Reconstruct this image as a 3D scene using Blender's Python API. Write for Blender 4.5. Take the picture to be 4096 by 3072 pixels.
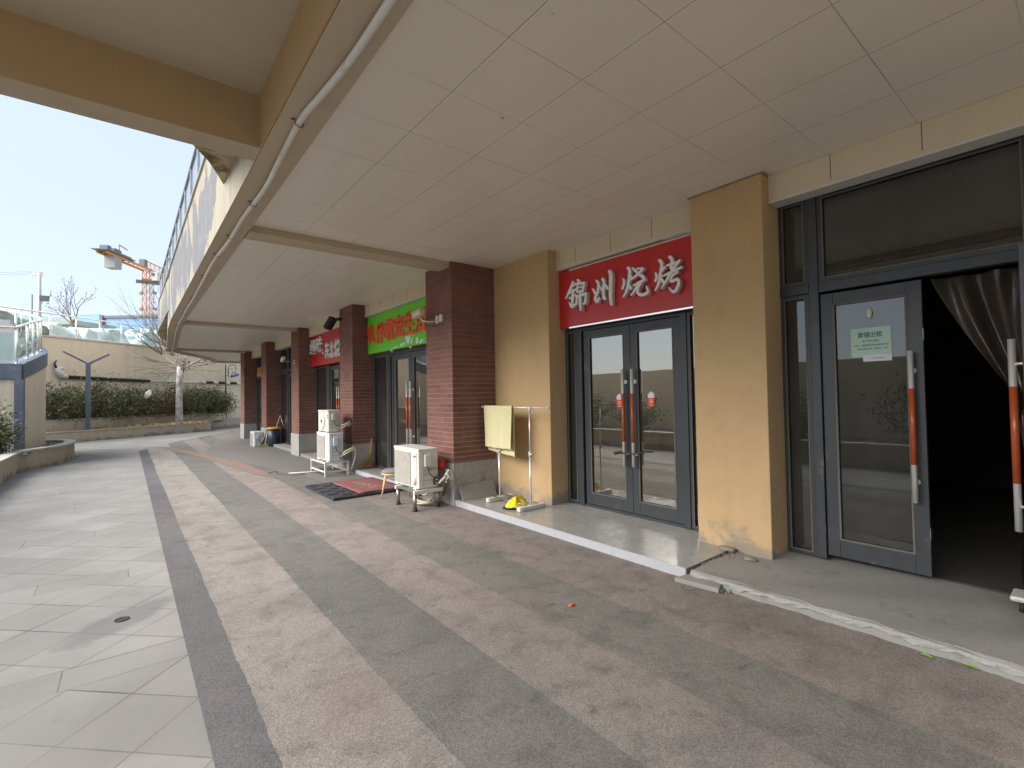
import bpy, math, random
from mathutils import Vector, Matrix, Euler

for _o in list(bpy.data.objects): bpy.data.objects.remove(_o)
sc = bpy.context.scene
col = sc.collection
R = math.radians

# ------------------------------------------------------------------ camera, world, sun, exposure
CAM = Vector((-3.73, -6.03, 1.6))
yaw, pit, rol = R(38.8), 0.0235, 0.0175
fw = Vector((math.sin(yaw), math.cos(yaw), 0)); rt = Vector((math.cos(yaw), -math.sin(yaw), 0)); up = Vector((0, 0, 1))
F = math.cos(pit)*fw + math.sin(pit)*up
u0 = -math.sin(pit)*fw + math.cos(pit)*up
Rv = math.cos(rol)*rt - math.sin(rol)*u0
Uv = math.sin(rol)*rt + math.cos(rol)*u0
cam = bpy.data.cameras.new("camera"); cam_o = bpy.data.objects.new("camera", cam); col.objects.link(cam_o)
M4 = Matrix((Rv, Uv, -F)).transposed().to_4x4(); M4.translation = CAM
cam_o.matrix_world = M4
cam.sensor_width = 36.0; cam.lens = 1915/4096*36; cam.clip_start = 0.05; cam.clip_end = 3000
sc.camera = cam_o

w = bpy.data.worlds.new("World"); sc.world = w; w.use_nodes = True
nt = w.node_tree; bg = nt.nodes['Background']
sky = nt.nodes.new('ShaderNodeTexSky'); sky.sky_type = 'NISHITA'; sky.sun_disc = False
SUN_EL, SUN_AZ = R(42), R(-78)          # azimuth measured from +Y towards +X
sky.sun_elevation = SUN_EL; sky.sun_rotation = SUN_AZ
sky.air_density = 1.0; sky.dust_density = 1.0; sky.ozone_density = 1.0; sky.altitude = 50
hz = nt.nodes.new('ShaderNodeMix'); hz.data_type = 'RGBA'; hz.inputs[0].default_value = .88      # thin white winter haze over the clear sky
nt.links.new(sky.outputs[0], hz.inputs[6]); hz.inputs[7].default_value = (1.54, 1.75, 2.12, 1)
nt.links.new(hz.outputs[2], bg.inputs[0]); bg.inputs[1].default_value = 0.062
sun = bpy.data.lights.new("sun", 'SUN'); sun.energy = 1.2; sun.angle = R(60); sun.color = (1, .975, .94)
sun_o = bpy.data.objects.new("sun", sun); col.objects.link(sun_o)
sd = Vector((math.sin(SUN_AZ)*math.cos(SUN_EL), math.cos(SUN_AZ)*math.cos(SUN_EL), math.sin(SUN_EL)))
sun_o.rotation_euler = sd.to_track_quat('Z', 'Y').to_euler(); sun_o.location = (0, 0, 60)
sc.view_settings.view_transform = 'Standard'; sc.view_settings.look = 'None'
sc.view_settings.exposure = 2.98; sc.view_settings.gamma = 1.0
sc.cycles.max_bounces = 10; sc.cycles.diffuse_bounces = 6; sc.cycles.transparent_max_bounces = 24
sc.cycles.sample_clamp_indirect = 6

# ------------------------------------------------------------------ material helpers
class NT:
    def __init__(s, name):
        s.m = bpy.data.materials.new(name); s.m.use_nodes = True; s.t = s.m.node_tree
        s.b = s.t.nodes['Principled BSDF']; s._pos = None
    def n(s, typ, **kw):
        nd = s.t.nodes.new(typ)
        for k, v in kw.items(): setattr(nd, k, v)
        return nd
    def put(s, sock, v):
        if isinstance(v, bpy.types.NodeSocket): s.t.links.new(v, sock)
        elif v is not None:
            if isinstance(v, (tuple, list)) and len(v) == 3 and sock.type == 'RGBA': v = (*v, 1)
            if isinstance(v, (int, float)) and sock.type == 'RGBA': v = (v, v, v, 1)
            sock.default_value = v
    def pos(s):
        if s._pos is None: s._pos = s.n('ShaderNodeNewGeometry').outputs['Position']
        return s._pos
    def xyz(s, v=None):
        nd = s.n('ShaderNodeSeparateXYZ'); s.put(nd.inputs[0], v or s.pos()); return nd.outputs
    def comb(s, x=0., y=0., z=0.):
        nd = s.n('ShaderNodeCombineXYZ')
        for i, v in enumerate((x, y, z)): s.put(nd.inputs[i], v)
        return nd.outputs[0]
    def math(s, op, a, b=None, c=None):
        nd = s.n('ShaderNodeMath', operation=op)
        for i, v in enumerate((a, b, c)):
            if v is not None: s.put(nd.inputs[i], v)
        return nd.outputs[0]
    def noise(s, scale, detail=4, rough=.55, vec=None, stretch=None, dist=0):
        v = vec or s.pos()
        if stretch:
            mp = s.n('ShaderNodeMapping'); s.put(mp.inputs[0], v); mp.inputs['Scale'].default_value = stretch; v = mp.outputs[0]
        nd = s.n('ShaderNodeTexNoise'); s.put(nd.inputs['Vector'], v)
        nd.inputs['Scale'].default_value = scale; nd.inputs['Detail'].default_value = detail
        nd.inputs['Roughness'].default_value = rough; nd.inputs['Distortion'].default_value = dist
        return nd.outputs[0]
    def ramp(s, fac, stops, interp='LINEAR'):
        nd = s.n('ShaderNodeValToRGB'); cr = nd.color_ramp; cr.interpolation = interp
        while len(cr.elements) < len(stops): cr.elements.new(.5)
        for e, (p, c) in zip(cr.elements, stops):
            e.position = p; e.color = (c, c, c, 1) if isinstance(c, (int, float)) else (*c, 1)
        s.put(nd.inputs[0], fac); return nd.outputs[0]
    def mix(s, fac, a, b, blend='MIX'):
        nd = s.n('ShaderNodeMix', data_type='RGBA', blend_type=blend)
        s.put(nd.inputs[0], fac); s.put(nd.inputs[6], a); s.put(nd.inputs[7], b); return nd.outputs[2]
    def map(s, v, a, b, c=0., d=1.):
        nd = s.n('ShaderNodeMapRange'); s.put(nd.inputs[0], v)
        for i, q in enumerate((a, b, c, d)): nd.inputs[i+1].default_value = q
        return nd.outputs[0]
    def bump(s, h, strength=.3, dist=.01, normal=None):
        nd = s.n('ShaderNodeBump'); nd.inputs['Strength'].default_value = strength; nd.inputs['Distance'].default_value = dist
        s.put(nd.inputs['Height'], h)
        if normal: s.put(nd.inputs['Normal'], normal)
        s.put(s.b.inputs['Normal'], nd.outputs[0]); return nd.outputs[0]
    def out(s, c=None, rough=None, metal=None, spec=None, **kw):
        if c is not None: s.put(s.b.inputs['Base Color'], c)
        if rough is not None: s.put(s.b.inputs['Roughness'], rough)
        if metal is not None: s.put(s.b.inputs['Metallic'], metal)
        if spec is not None: s.put(s.b.inputs['Specular IOR Level'], spec)
        for k, v in kw.items(): s.put(s.b.inputs[k], v)
        return s.m

def mul(c, k): return tuple(x*k for x in c)
def plain(name, c, rough=.5, var=.12, scale=6, metal=0, spec=.5, bump=0, bscale=150, dirt=None, dscale=4, dthr=.55):
    s = NT(name)
    cc = s.mix(s.noise(scale, 5), mul(c, 1-var), mul(c, 1+var))
    if dirt: cc = s.mix(s.map(s.noise(dscale, 8, .65), dthr, dthr+.15), cc, dirt)
    if bump: s.bump(s.noise(bscale, 3), bump, .004)
    rr = s.map(s.noise(scale*2.3, 4), .2, .8, max(.02, rough-.08), min(1, rough+.08))
    return s.out(cc, rr, metal, spec)

MT = {}
# ---- paving: 400 mm stones laid on the diagonal between cross bands
def m_paving():
    s = NT('paving_stone'); x, y, z = s.xyz()
    wob = s.noise(.7, 2)
    P = 1.977; D = .5657
    yy = s.math('FLOORED_MODULO', s.math('ADD', y, 2.065), P)
    band = s.math('GREATER_THAN', yy, 1.697)
    xx = s.math('ADD', x, 3.99)
    u = s.math('DIVIDE', s.math('ADD', xx, yy), D); v = s.math('DIVIDE', s.math('SUBTRACT', yy, xx), D)
    row = s.math('FLOOR', s.math('DIVIDE', s.math('ADD', y, 2.065), P))
    def edge(t):
        f = s.math('FRACT', t); return s.math('MINIMUM', f, s.math('SUBTRACT', 1., f))
    e = s.math('MULTIPLY', s.math('MINIMUM', edge(u), edge(v)), .4)
    bx_ = s.math('DIVIDE', s.math('ADD', x, s.math('MULTIPLY', row, .31)), .62)
    eb = s.math('MULTIPLY', edge(bx_), .62)
    eb = s.math('MINIMUM', eb, s.math('MINIMUM', s.math('SUBTRACT', yy, 1.697), s.math('SUBTRACT', P, yy)))
    ed = s.math('MINIMUM', e, s.math('ABSOLUTE', yy))
    E = s.mix(band, ed, eb)
    wdt = s.map(s.noise(2.3, 3), .35, .75, .0018, .007)
    joint = s.math('LESS_THAN', E, wdt)
    jstr = s.map(s.noise(1.1, 3), .36, .62, .32, .9)
    cid = s.comb(s.mix(band, s.math('FLOOR', u), s.math('FLOOR', bx_)), s.mix(band, s.math('FLOOR', v), 77.), row)
    wn = s.n('ShaderNodeTexWhiteNoise'); s.put(wn.inputs[0], cid); tint = wn.outputs[0]
    base = s.ramp(tint, [(0, (.222, .213, .197)), (.5, (.248, .238, .221)), (1, (.272, .262, .244))])
    blot = s.noise(.9, 8, .62, dist=.4)
    c = s.mix(s.map(blot, .42, .72), base, (.19, .181, .166))
    c = s.mix(s.math('MULTIPLY', s.map(s.noise(3.1, 10, .7), .58, .72), .5), c, (.15, .146, .138))
    c = s.mix(s.map(s.noise(160, 2), .3, .7), s.mix(1., c, (.9, .9, .9), 'MULTIPLY'), c)
    c = s.mix(s.math('MULTIPLY', joint, jstr), c, (.07, .066, .06))
    # wet oily patch round the drain hole
    dx = s.math('ADD', x, 3.76); dy = s.math('ADD', y, 1.44)
    rot = s.math('ADD', s.math('POWER', s.math('DIVIDE', s.math('ADD', dx, dy), .62), 2.), s.math('POWER', s.math('DIVIDE', s.math('SUBTRACT', dy, dx), .26), 2.))
    pm = s.map(s.math('ADD', rot, s.math('MULTIPLY', s.math('SUBTRACT', s.noise(6, 6), .5), 1.6)), .5, 1.1, .6, 0.)
    c = s.mix(pm, c, (.12, .122, .118))
    h = s.math('ADD', s.math('MULTIPLY', s.noise(90, 5), .35), s.math('MULTIPLY', joint, -1.))
    h = s.math('ADD', h, s.math('MULTIPLY', tint, .25))
    s.bump(h, .35, .006)
    return s.out(c, s.map(blot, .3, .7, .85, .75), spec=.25)
MT['paving'] = m_paving()

def m_strips():
    s = NT('stamped_stripe_concrete'); x, y, z = s.xyz()
    xw = s.math('ADD', x, s.math('MULTIPLY', s.math('SUBTRACT', s.noise(9, 6, .7), .5), .035))
    xw = s.math('ADD', xw, s.math('MULTIPLY', s.math('SUBTRACT', s.noise(.5, 2), .5), .06))
    t = s.map(xw, -3.5, .5)
    f = lambda X: (X+3.5)/4
    pk, gy = (.285, .232, .212), (.148, .142, .131)
    far = s.ramp(t, [(0, (.10, .094, .102)), (f(-3.215), (.27, .245, .222)), (f(-2.605), (.145, .139, .131)), (f(-2.01), (.235, .198, .18)), (f(-1.415), (.14, .132, .12)), (f(-.83), (.2, .165, .15))], 'CONSTANT')
    near = s.ramp(t, [(0, (.122, .118, .116)), (f(-3.215), (.235, .208, .190)), (f(-2.605), (.140, .134, .123)), (f(-2.01), (.236, .204, .187)), (f(-1.415), (.188, .175, .157)), (f(-.83), (.244, .207, .186))], 'CONSTANT')
    c = s.mix(s.map(y, -4., 4.), near, far)
    # worn-through patches where the pigment is gone, and pigment blooms
    worn = s.noise(.55, 7, .6, dist=.6)
    c = s.mix(s.map(worn, .47, .64, 0, .38), c, (.20, .188, .172))
    c = s.mix(s.map(s.noise(1.3, 7, .62, dist=.5), .49, .7, 0, .42), c, (.098, .094, .087))
    c = s.mix(s.map(s.noise(4.2, 8, .66, dist=.4), .47, .68, 0, .5), c, (.085, .08, .074))
    bl = s.noise(.8, 5, .6, vec=s.comb(s.math('ADD', x, 31.), y, z))
    c = s.mix(s.map(bl, .52, .68, 0, .35), c, (.20, .15, .137))
    pu = s.noise(.42, 4, .6, vec=s.comb(x, s.math('ADD', y, 57.), z))
    c = s.mix(s.math('MULTIPLY', s.map(pu, .5, .68, 0, .5), s.math('LESS_THAN', t, f(-3.215))), c, (.13, .118, .145))
    # spots, gum and chips
    c = s.mix(s.map(s.noise(7, 4, .5), .66, .72, 0, .55), c, (.085, .08, .075))
    vo = s.n('ShaderNodeTexVoronoi'); s.put(vo.inputs['Vector'], s.pos()); vo.inputs['Scale'].default_value = 3.2
    c = s.mix(s.map(vo.outputs[0], .022, .012, 0, .6), c, (.5, .49, .47))
    g = s.noise(130, 5, .72)
    c = s.mix(s.map(g, .38, .64, 0, 1), s.mix(1., c, (.62, .62, .62), 'MULTIPLY'), s.mix(1., c, (1.32, 1.31, 1.28), 'MULTIPLY'))
    s.bump(s.math('ADD', s.noise(190, 4), s.math('MULTIPLY', s.noise(30, 5), .6)), .4, .006)
    return s.out(c, s.map(worn, .3, .7, .8, .92), spec=.22)
MT['strips'] = m_strips()

def m_concrete(name, a, b, dark, sc_=.8, rough=.75):
    s = NT(name)
    c = s.mix(s.noise(sc_, 8, .62, dist=.4), a, b)
    c = s.mix(s.map(s.noise(sc_*3.3, 9, .68), .56, .74, 0, .7), c, dark)
    c = s.mix(s.map(s.noise(200, 2), .3, .7), s.mix(1., c, (.82, .82, .82), 'MULTIPLY'), c)
    s.bump(s.math('ADD', s.noise(120, 4), s.noise(14, 5)), .4, .006)
    return s.out(c, rough, spec=.35)
MT['apron'] = m_concrete('apron_concrete', (.19, .178, .162), (.14, .131, .12), (.19, .148, .13))
MT['seam'] = m_concrete('brown_seam_concrete', (.24, .165, .125), (.19, .135, .11), (.13, .11, .1), 1.2)
MT['step_conc'] = m_concrete('threshold_concrete', (.33, .318, .29), (.255, .243, .22), (.16, .148, .13), 1.5)
MT['plaster_edge'] = m_concrete('white_plaster_edge', (.40, .39, .37), (.27, .26, .245), (.09, .085, .08), 14)
MT['soil'] = m_concrete('dry_soil', (.16, .125, .09), (.11, .085, .06), (.24, .2, .15), 5)
MT['gravel'] = m_concrete('pale_gravel', (.30, .28, .25), (.2, .185, .165), (.45, .43, .4), 14)
MT['terrace'] = m_concrete('terrace_ground', (.3, .29, .27), (.25, .24, .22), (.2, .19, .18), .3)

def m_tile():
    s = NT('glazed_floor_tile'); x, y, z = s.xyz()
    def edge(t):
        f = s.math('FRACT', t); return s.math('MINIMUM', f, s.math('SUBTRACT', 1., f))
    e = s.math('MULTIPLY', s.math('MINIMUM', edge(s.math('DIVIDE', s.math('ADD', y, 3.72), .8)), edge(s.math('DIVIDE', s.math('ADD', x, .02), .8))), .8)
    j = s.math('LESS_THAN', e, .0022)
    c = s.mix(s.noise(2.5, 8, .65, dist=.8), (.37, .36, .335), (.27, .262, .24))
    c = s.mix(s.map(s.noise(5, 9, .7), .55, .75, 0, .6), c, (.17, .158, .14))
    c = s.mix(j, c, (.12, .11, .1))
    s.bump(s.noise(5, 3), .05, .004)
    return s.out(c, s.map(s.noise(3.5, 8, .65), .35, .7, .12, .42), spec=.5)
MT['tile'] = m_tile()
def m_tile_edge():
    s = NT('white_marbled_edge_tile'); x, y, z = s.xyz()
    f = s.math('FRACT', s.math('DIVIDE', s.math('ADD', y, 3.72), .8))
    j = s.math('LESS_THAN', f, .006)
    c = s.mix(s.noise(9, 6, .6, dist=2), (.46, .465, .48), (.36, .365, .38))
    return s.out(s.mix(j, c, (.2, .2, .2)), .35)
MT['tile_edge'] = m_tile_edge()

def m_stucco(name, a, b, stain=None, thr=.6, bump=.35, zmax=None, streak=0):
    s = NT(name); x, y, z = s.xyz()
    c = s.mix(s.noise(1.1, 6, .6), a, b)
    c = s.mix(s.map(s.noise(4, 8, .65), .5, .8, 0, .35), c, mul(b, .72))
    if streak:
        st = s.noise(5, 5, .6, stretch=(1, 1, .06))
        c = s.mix(s.map(st, .5, .75, 0, streak), c, mul(b, .55))
    if stain:
        q = s.noise(2.2, 9, .68, dist=.5)
        if zmax: q = s.math('ADD', q, s.map(z, .05, zmax, .2, -.28))
        c = s.mix(s.map(q, thr, thr+.12, 0, .85), c, stain)
    s.bump(s.math('ADD', s.noise(190, 3), s.math('MULTIPLY', s.noise(45, 4), .7)), bump, .005)
    return s.out(c, .88, spec=.25)
MT['ochre'] = m_stucco('ochre_stucco', (.555, .385, .205), (.48, .325, .165), (.25, .225, .19), .555, .5, .7, .12)
MT['ochre_beam'] = m_stucco('ochre_beam_paint', (.44, .305, .165), (.385, .265, .14), None, bump=.12)
MT['tan_soffit'] = m_stucco('tan_soffit_paint', (.52, .445, .335), (.48, .41, .305), None, bump=.1)
MT['beam_under'] = m_stucco('tan_beam_underside', (.52, .43, .32), (.45, .37, .27), (.62, .56, .46), .68, .2)
MT['side_wall'] = m_stucco('cream_render', (.74, .67, .54), (.70, .63, .50), (.5, .44, .35), .66, .1)
MT['stair'] = m_concrete('pale_stair_stone', (.52, .52, .52), (.45, .45, .45), (.34, .34, .34), .8)
MT['beige_wall'] = m_stucco('beige_render', (.72, .63, .495), (.66, .58, .45), (.52, .45, .35), .62, .1, None, .25)
MT['planter_wall'] = m_stucco('planter_render', (.56, .485, .37), (.46, .395, .295), (.25, .21, .16), .62, .25, .5, .5)
MT['cream_panel'] = m_stucco('cream_fascia_panel', (.66, .57, .41), (.62, .535, .385), None, bump=.03)

def m_fascia_wall():
    s = NT('peeling_fascia_render'); x, y, z = s.xyz()
    c = s.mix(s.noise(1.1, 6), (.34, .305, .235), (.28, .25, .195))
    st = s.noise(4, 6, .65, stretch=(1, 1, .07))
    c = s.mix(s.map(st, .48, .75, 0, .55), c, (.14, .125, .10))
    q = s.math('ADD', s.noise(.9, 8, .62, dist=.5), s.math('MULTIPLY', s.noise(3, 8, .65, stretch=(1, 1, .3)), .45))
    cen = s.math('ABSOLUTE', s.math('SUBTRACT', z, 4.0))
    q = s.math('SUBTRACT', q, s.math('MULTIPLY', cen, .26))
    q = s.math('ADD', q, s.map(y, -.6, .6, -.8, 0.))
    pe = s.map(q, .585, .61)
    grey = s.mix(s.noise(6, 7, .7, stretch=(1, 1, .25)), (.125, .126, .13), (.185, .185, .19))
    grey = s.mix(s.map(s.noise(11, 7, .7, stretch=(1, 1, .2)), .58, .68), grey, (.29, .29, .285))
    c = s.mix(pe, c, grey)
    s.bump(s.math('ADD', s.noise(60, 4), s.math('MULTIPLY', pe, -1.5)), .4, .01)
    return s.out(c, .9, spec=.2)
MT['fascia_wall'] = m_fascia_wall()
MT['fillet_soffit'] = m_stucco('stained_fillet_soffit', (.52, .41, .26), (.44, .34, .21), (.05, .045, .038), .49, .2)

def m_ceiling():
    s = NT('aluminium_ceiling_panel'); x, y, z = s.xyz()
    u = s.math('DIVIDE', s.math('ADD', x, 2.065), .597); v = s.math('DIVIDE', s.math('ADD', y, 3.99), .6)
    def sd(t): return s.math('SUBTRACT', s.math('FRACT', s.math('ADD', t, .5)), .5)
    du = s.math('MULTIPLY', sd(u), .597); dv = s.math('MULTIPLY', sd(v), .6)
    fade = s.map(s.noise(.9, 3), .3, .7, .35, 1.)
    lw = s.math('MULTIPLY', s.math('LESS_THAN', s.math('ABSOLUTE', s.math('SUBTRACT', du, .004)), .0035), fade)
    ld = s.math('LESS_THAN', s.math('ABSOLUTE', s.math('ADD', du, .003)), .003)
    tdk = s.math('MULTIPLY', s.math('LESS_THAN', s.math('ABSOLUTE', dv), .0028), s.map(s.noise(1.3, 3), .35, .65, .25, .85))
    wn = s.n('ShaderNodeTexWhiteNoise'); s.put(wn.inputs[0], s.comb(s.math('FLOOR', u), s.math('FLOOR', v), 3.))
    c = s.mix(wn.outputs[0], (.73, .69, .60), (.742, .70, .61))
    c = s.mix(s.map(s.noise(.8, 6), .4, .75, 0, .35), c, (.68, .635, .545))
    c = s.mix(s.map(s.noise(9, 3, .4), .785, .8, 0, .7), c, (.16, .13, .1))
    c = s.mix(s.math('MULTIPLY', ld, .9), c, (.24, .2, .16)); c = s.mix(tdk, c, (.27, .22, .17)); c = s.mix(lw, c, (.86, .83, .76))
    # every panel is a slightly dished sheet hung at its own tilt
    dish = s.math('ADD', s.math('POWER', du, 2.), s.math('POWER', dv, 2.))
    t1 = s.math('MULTIPLY', s.math('SUBTRACT', wn.outputs[0], .5), s.math('MULTIPLY', du, .012))
    s.bump(s.math('ADD', s.math('MULTIPLY', dish, .05), s.math('ADD', t1, s.math('MULTIPLY', s.noise(2.5, 2), .02))), .6, 1.0)
    return s.out(c, .38, spec=.5)
MT['ceiling'] = m_ceiling()

def m_brick():
    s = NT('red_brick_tile'); x, y, z = s.xyz()
    vec = s.comb(s.math('ADD', x, s.math('MULTIPLY', y, 1.0)), s.math('ADD', z, .022), 0.)
    b = s.n('ShaderNodeTexBrick'); s.put(b.inputs['Vector'], vec)
    b.inputs['Scale'].default_value = 1; b.inputs['Brick Width'].default_value = .245; b.inputs['Row Height'].default_value = .0725
    b.inputs['Mortar Size'].default_value = .0045; b.inputs['Mortar Smooth'].default_value = .15; b.inputs['Bias'].default_value = 0
    b.inputs['Color1'].default_value = (.165, .070, .051, 1); b.inputs['Color2'].default_value = (.225, .098, .072, 1); b.inputs['Mortar'].default_value = (.42, .37, .32, 1)
    rowh = s.math('FRACT', s.math('DIVIDE', s.math('ADD', z, .022), .0725))
    bed = s.math('MAXIMUM', s.math('LESS_THAN', rowh, .09), s.math('GREATER_THAN', rowh, .92))
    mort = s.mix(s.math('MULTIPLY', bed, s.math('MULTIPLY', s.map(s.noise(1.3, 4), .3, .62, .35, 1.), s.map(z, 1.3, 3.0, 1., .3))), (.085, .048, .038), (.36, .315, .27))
    c = s.mix(b.outputs['Fac'], b.outputs['Color'], mort)
    c = s.mix(s.map(s.noise(2.4, 8, .65), .45, .75, 0, .5), c, (.115, .054, .042))
    c = s.mix(s.map(s.noise(26, 4, .5), .72, .77, 0, .75), c, (.5, .44, .38))
    s.bump(s.math('ADD', s.math('MULTIPLY', b.outputs['Fac'], -1.), s.math('MULTIPLY', s.noise(70, 4), .3)), .55, .006)
    return s.out(c, s.map(s.noise(6, 4), .3, .7, .6, .8), spec=.35)
MT['brick'] = m_brick()
def m_granite():
    s = NT('grey_granite'); 
    v = s.n('ShaderNodeTexVoronoi'); s.put(v.inputs['Vector'], s.pos()); v.inputs['Scale'].default_value = 95
    c = s.ramp(v.outputs['Color'], [(0, (.20, .19, .175)), (.35, (.30, .29, .27)), (.7, (.39, .38, .36)), (1, (.52, .51, .49))])
    c = s.mix(s.map(s.noise(1.6, 8, .65), .5, .72, 0, .6), c, (.22, .19, .155))
    c = s.mix(s.map(s.noise(3.2, 6, .6, stretch=(1, 1, .3)), .62, .75, 0, .6), c, (.12, .1, .085))
    s.bump(s.noise(110, 3), .3, .004)
    return s.out(c, .6, spec=.4)
MT['granite'] = m_granite()

MT['alu'] = plain('dark_powder_coated_aluminium', (.037, .040, .044), .42, .18, 5, dirt=(.15, .13, .11), dscale=6, dthr=.62, bump=.05)
MT['alu_bead'] = plain('dusty_glazing_bead', (.12, .105, .09), .6, .3, 8)
MT['steel'] = plain('brushed_stainless', (.80, .78, .74), .34, .04, 2, metal=.55)
MT['steel_dull'] = plain('dull_galvanised_steel', (.40, .38, .36), .42, .15, 10, metal=.9, dirt=(.2, .17, .14), dscale=12)
MT['handle_wood'] = plain('lacquered_red_wood', (.40, .075, .022), .32, .25, 18)
MT['black'] = plain('black_rubber', (.018, .018, .02), .7, .3, 12, bump=.2)
MT['dark_hole'] = plain('dark_interior', (.03, .029, .028), .9, .2)
MT['room'] = plain('shop_interior_paint', (.12, .115, .105), .85, .2, 1)
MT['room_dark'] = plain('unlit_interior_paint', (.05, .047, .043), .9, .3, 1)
MT['white_paint'] = plain('white_enamel', (.62, .60, .56), .45, .08, 6, dirt=(.36, .31, .25), dscale=9, dthr=.6)
MT['ac_casing'] = plain('aged_white_sheet_metal', (.62, .595, .53), .42, .06, 4, dirt=(.42, .37, .29), dscale=5, dthr=.6)
MT['ac_casing_new'] = plain('white_sheet_metal', (.66, .67, .68), .4, .04, 4, dirt=(.45, .42, .37), dscale=7, dthr=.66)
MT['ac_screen'] = plain('dusty_grille_mesh', (.33, .31, .265), .7, .2, 9, bump=.6, bscale=260, dirt=(.2, .18, .15), dscale=4, dthr=.58)
MT['beige_hose'] = plain('beige_foam_hose', (.56, .49, .36), .8, .2, 12)
MT['copper_dark'] = plain('dark_valve_metal', (.10, .085, .07), .5, .3, 20, metal=.4)
MT['cable_dark'] = plain('dark_cable', (.06, .052, .045), .6, .2)
MT['red_plastic'] = plain('red_plastic_bag', (.50, .03, .018), .35, .3, 15)
MT['white_cloth'] = plain('grubby_white_cloth', (.60, .55, .46), .9, .2, 12, bump=.3)
MT['wood'] = plain('pale_wood', (.52, .34, .17), .5, .15, 14)
MT['grey_cushion'] = plain('grey_fabric', (.20, .19, .175), .95, .12, 30, bump=.4, bscale=300)
MT['straw'] = plain('broom_straw', (.34, .21, .09), .9, .35, 40, bump=.6, bscale=120)
MT['twine'] = plain('twine', (.5, .36, .16), .9, .2, 40)
MT['navy'] = plain('navy_plastic', (.022, .032, .052), .4, .2)
MT['orange_plastic'] = plain('orange_plastic', (.62, .30, .05), .45, .1)
MT['yellow_stick'] = plain('yellow_plastic_stick', (.66, .52, .2), .5, .1)
MT['green_bristle'] = plain('green_bristle', (.38, .45, .06), .7, .3, 60)
MT['slab'] = plain('grey_board', (.235, .225, .205), .75, .15, 3, bump=.2)
MT['rubble'] = plain('broken_mortar', (.24, .205, .165), .9, .3, 12, bump=.5, bscale=60)
MT['towel'] = plain('yellow_terry_cloth', (.70, .63, .36), .95, .08, 9, bump=.9, bscale=420)
MT['yellow_cloth'] = plain('bright_yellow_cloth', (.80, .62, .03), .85, .15, 12)
MT['cream_plastic'] = plain('cream_plastic', (.66, .58, .45), .5, .06)
MT['blue_coping'] = plain('blue_grey_paint', (.115, .135, .185), .55, .12, 3, dirt=(.2, .21, .24), dscale=3)
MT['stone_cap'] = plain('pale_stone_capping', (.50, .47, .42), .6, .15, 3, dirt=(.32, .29, .25), dscale=5)
MT['lamp_metal'] = plain('slate_blue_lamp_metal', (.095, .115, .15), .45, .15)
MT['lamp_blue'] = plain('blue_lamp_shade', (.06, .10, .2), .4, .2)
MT['crane_orange'] = plain('crane_orange_paint', (.62, .27, .055), .55, .15, 1)
MT['crane_dark'] = plain('crane_grey_deck', (.16, .17, .18), .6, .2, 1)
MT['conc_block'] = plain('counterweight_concrete', (.38, .37, .33), .85, .1, 1)
MT['white_cab'] = plain('crane_white_panel', (.68, .67, .64), .5, .06, 1)
MT['sign_blue'] = plain('blue_sign_board', (.10, .16, .28), .5, .08)
MT['pole_conc'] = plain('concrete_pole', (.48, .46, .42), .85, .1, 2)
MT['white_tape'] = plain('white_pipe_wrap', (.66, .64, .6), .6, .15, 12)
MT['car_paint'] = plain('dark_blue_car_paint', (.018, .024, .04), .16, .15, 2, spec=.7)
MT['car_glass'] = plain('car_window', (.05, .065, .075), .06, .1)
MT['lowbld'] = plain('grey_block_wall', (.30, .30, .31), .85, .1, .5)
MT['lowroof'] = plain('pale_roof_slab', (.50, .49, .45), .85, .1, .5)
MT['black_mat'] = plain('black_rubber_mat', (.022, .022, .026), .55, .3, 8, dirt=(.09, .085, .08), dscale=10, dthr=.56)
MT['mat_block'] = plain('raised_mat_block', (.034, .035, .040), .6, .3, 8, dirt=(.12, .11, .1), dscale=10, dthr=.56)
MT['red_mat'] = plain('worn_red_carpet_mat', (.20, .068, .062), .95, .2, 7, bump=.5, bscale=300, dirt=(.4, .22, .19), dscale=6, dthr=.6)
MT['paper_green'] = plain('pale_green_paper', (.40, .56, .46), .8, .05)
MT['paper_white'] = plain('white_paper', (.62, .60, .66), .8, .04)
MT['ink'] = plain('dark_ink', (.05, .06, .06), .8, .1)
MT['ink_soft'] = plain('faded_ink', (.17, .22, .2), .8, .1)
MT['tag_red'] = plain('red_sticker', (.62, .03, .02), .5, .06)
MT['tag_gold'] = plain('gold_ink', (.75, .55, .15), .5, .06)
MT['rust'] = plain('rusty_lock_steel', (.10, .065, .045), .6, .3, 30, metal=.5)

def m_sign(name, a, b, rough=.28):
    s = NT(name)
    c = s.mix(s.noise(.9, 4), a, b)
    c = s.mix(s.map(s.noise(10, 4, .5), .72, .76, 0, .5), c, mul(b, .4))
    s.bump(s.noise(1.2, 2), .12, .03)
    return s.out(c, rough, spec=.5)
MT['sign_red'] = m_sign('red_sign_panel', (.56, .028, .028), (.50, .024, .025))
MT['sign_green'] = m_sign('green_sign_panel', (.16, .62, .03), (.12, .55, .022), .4)
MT['sign_yellow'] = m_sign('yellow_sign_panel', (.75, .45, .06), (.7, .38, .05), .4)
MT['letter_white'] = plain('white_acrylic_letter', (.82, .81, .80), .4, .05)
MT['letter_side'] = plain('letter_side_grey', (.55, .53, .50), .5, .1)
MT['letter_red'] = plain('orange_red_letter', (.72, .085, .02), .4, .06)
MT['letter_edge'] = plain('pale_yellow_letter_edge', (.62, .5, .08), .5, .06)
MT['leaf_art'] = plain('printed_white_flower', (.60, .74, .62), .5, .2, 9)
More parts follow.
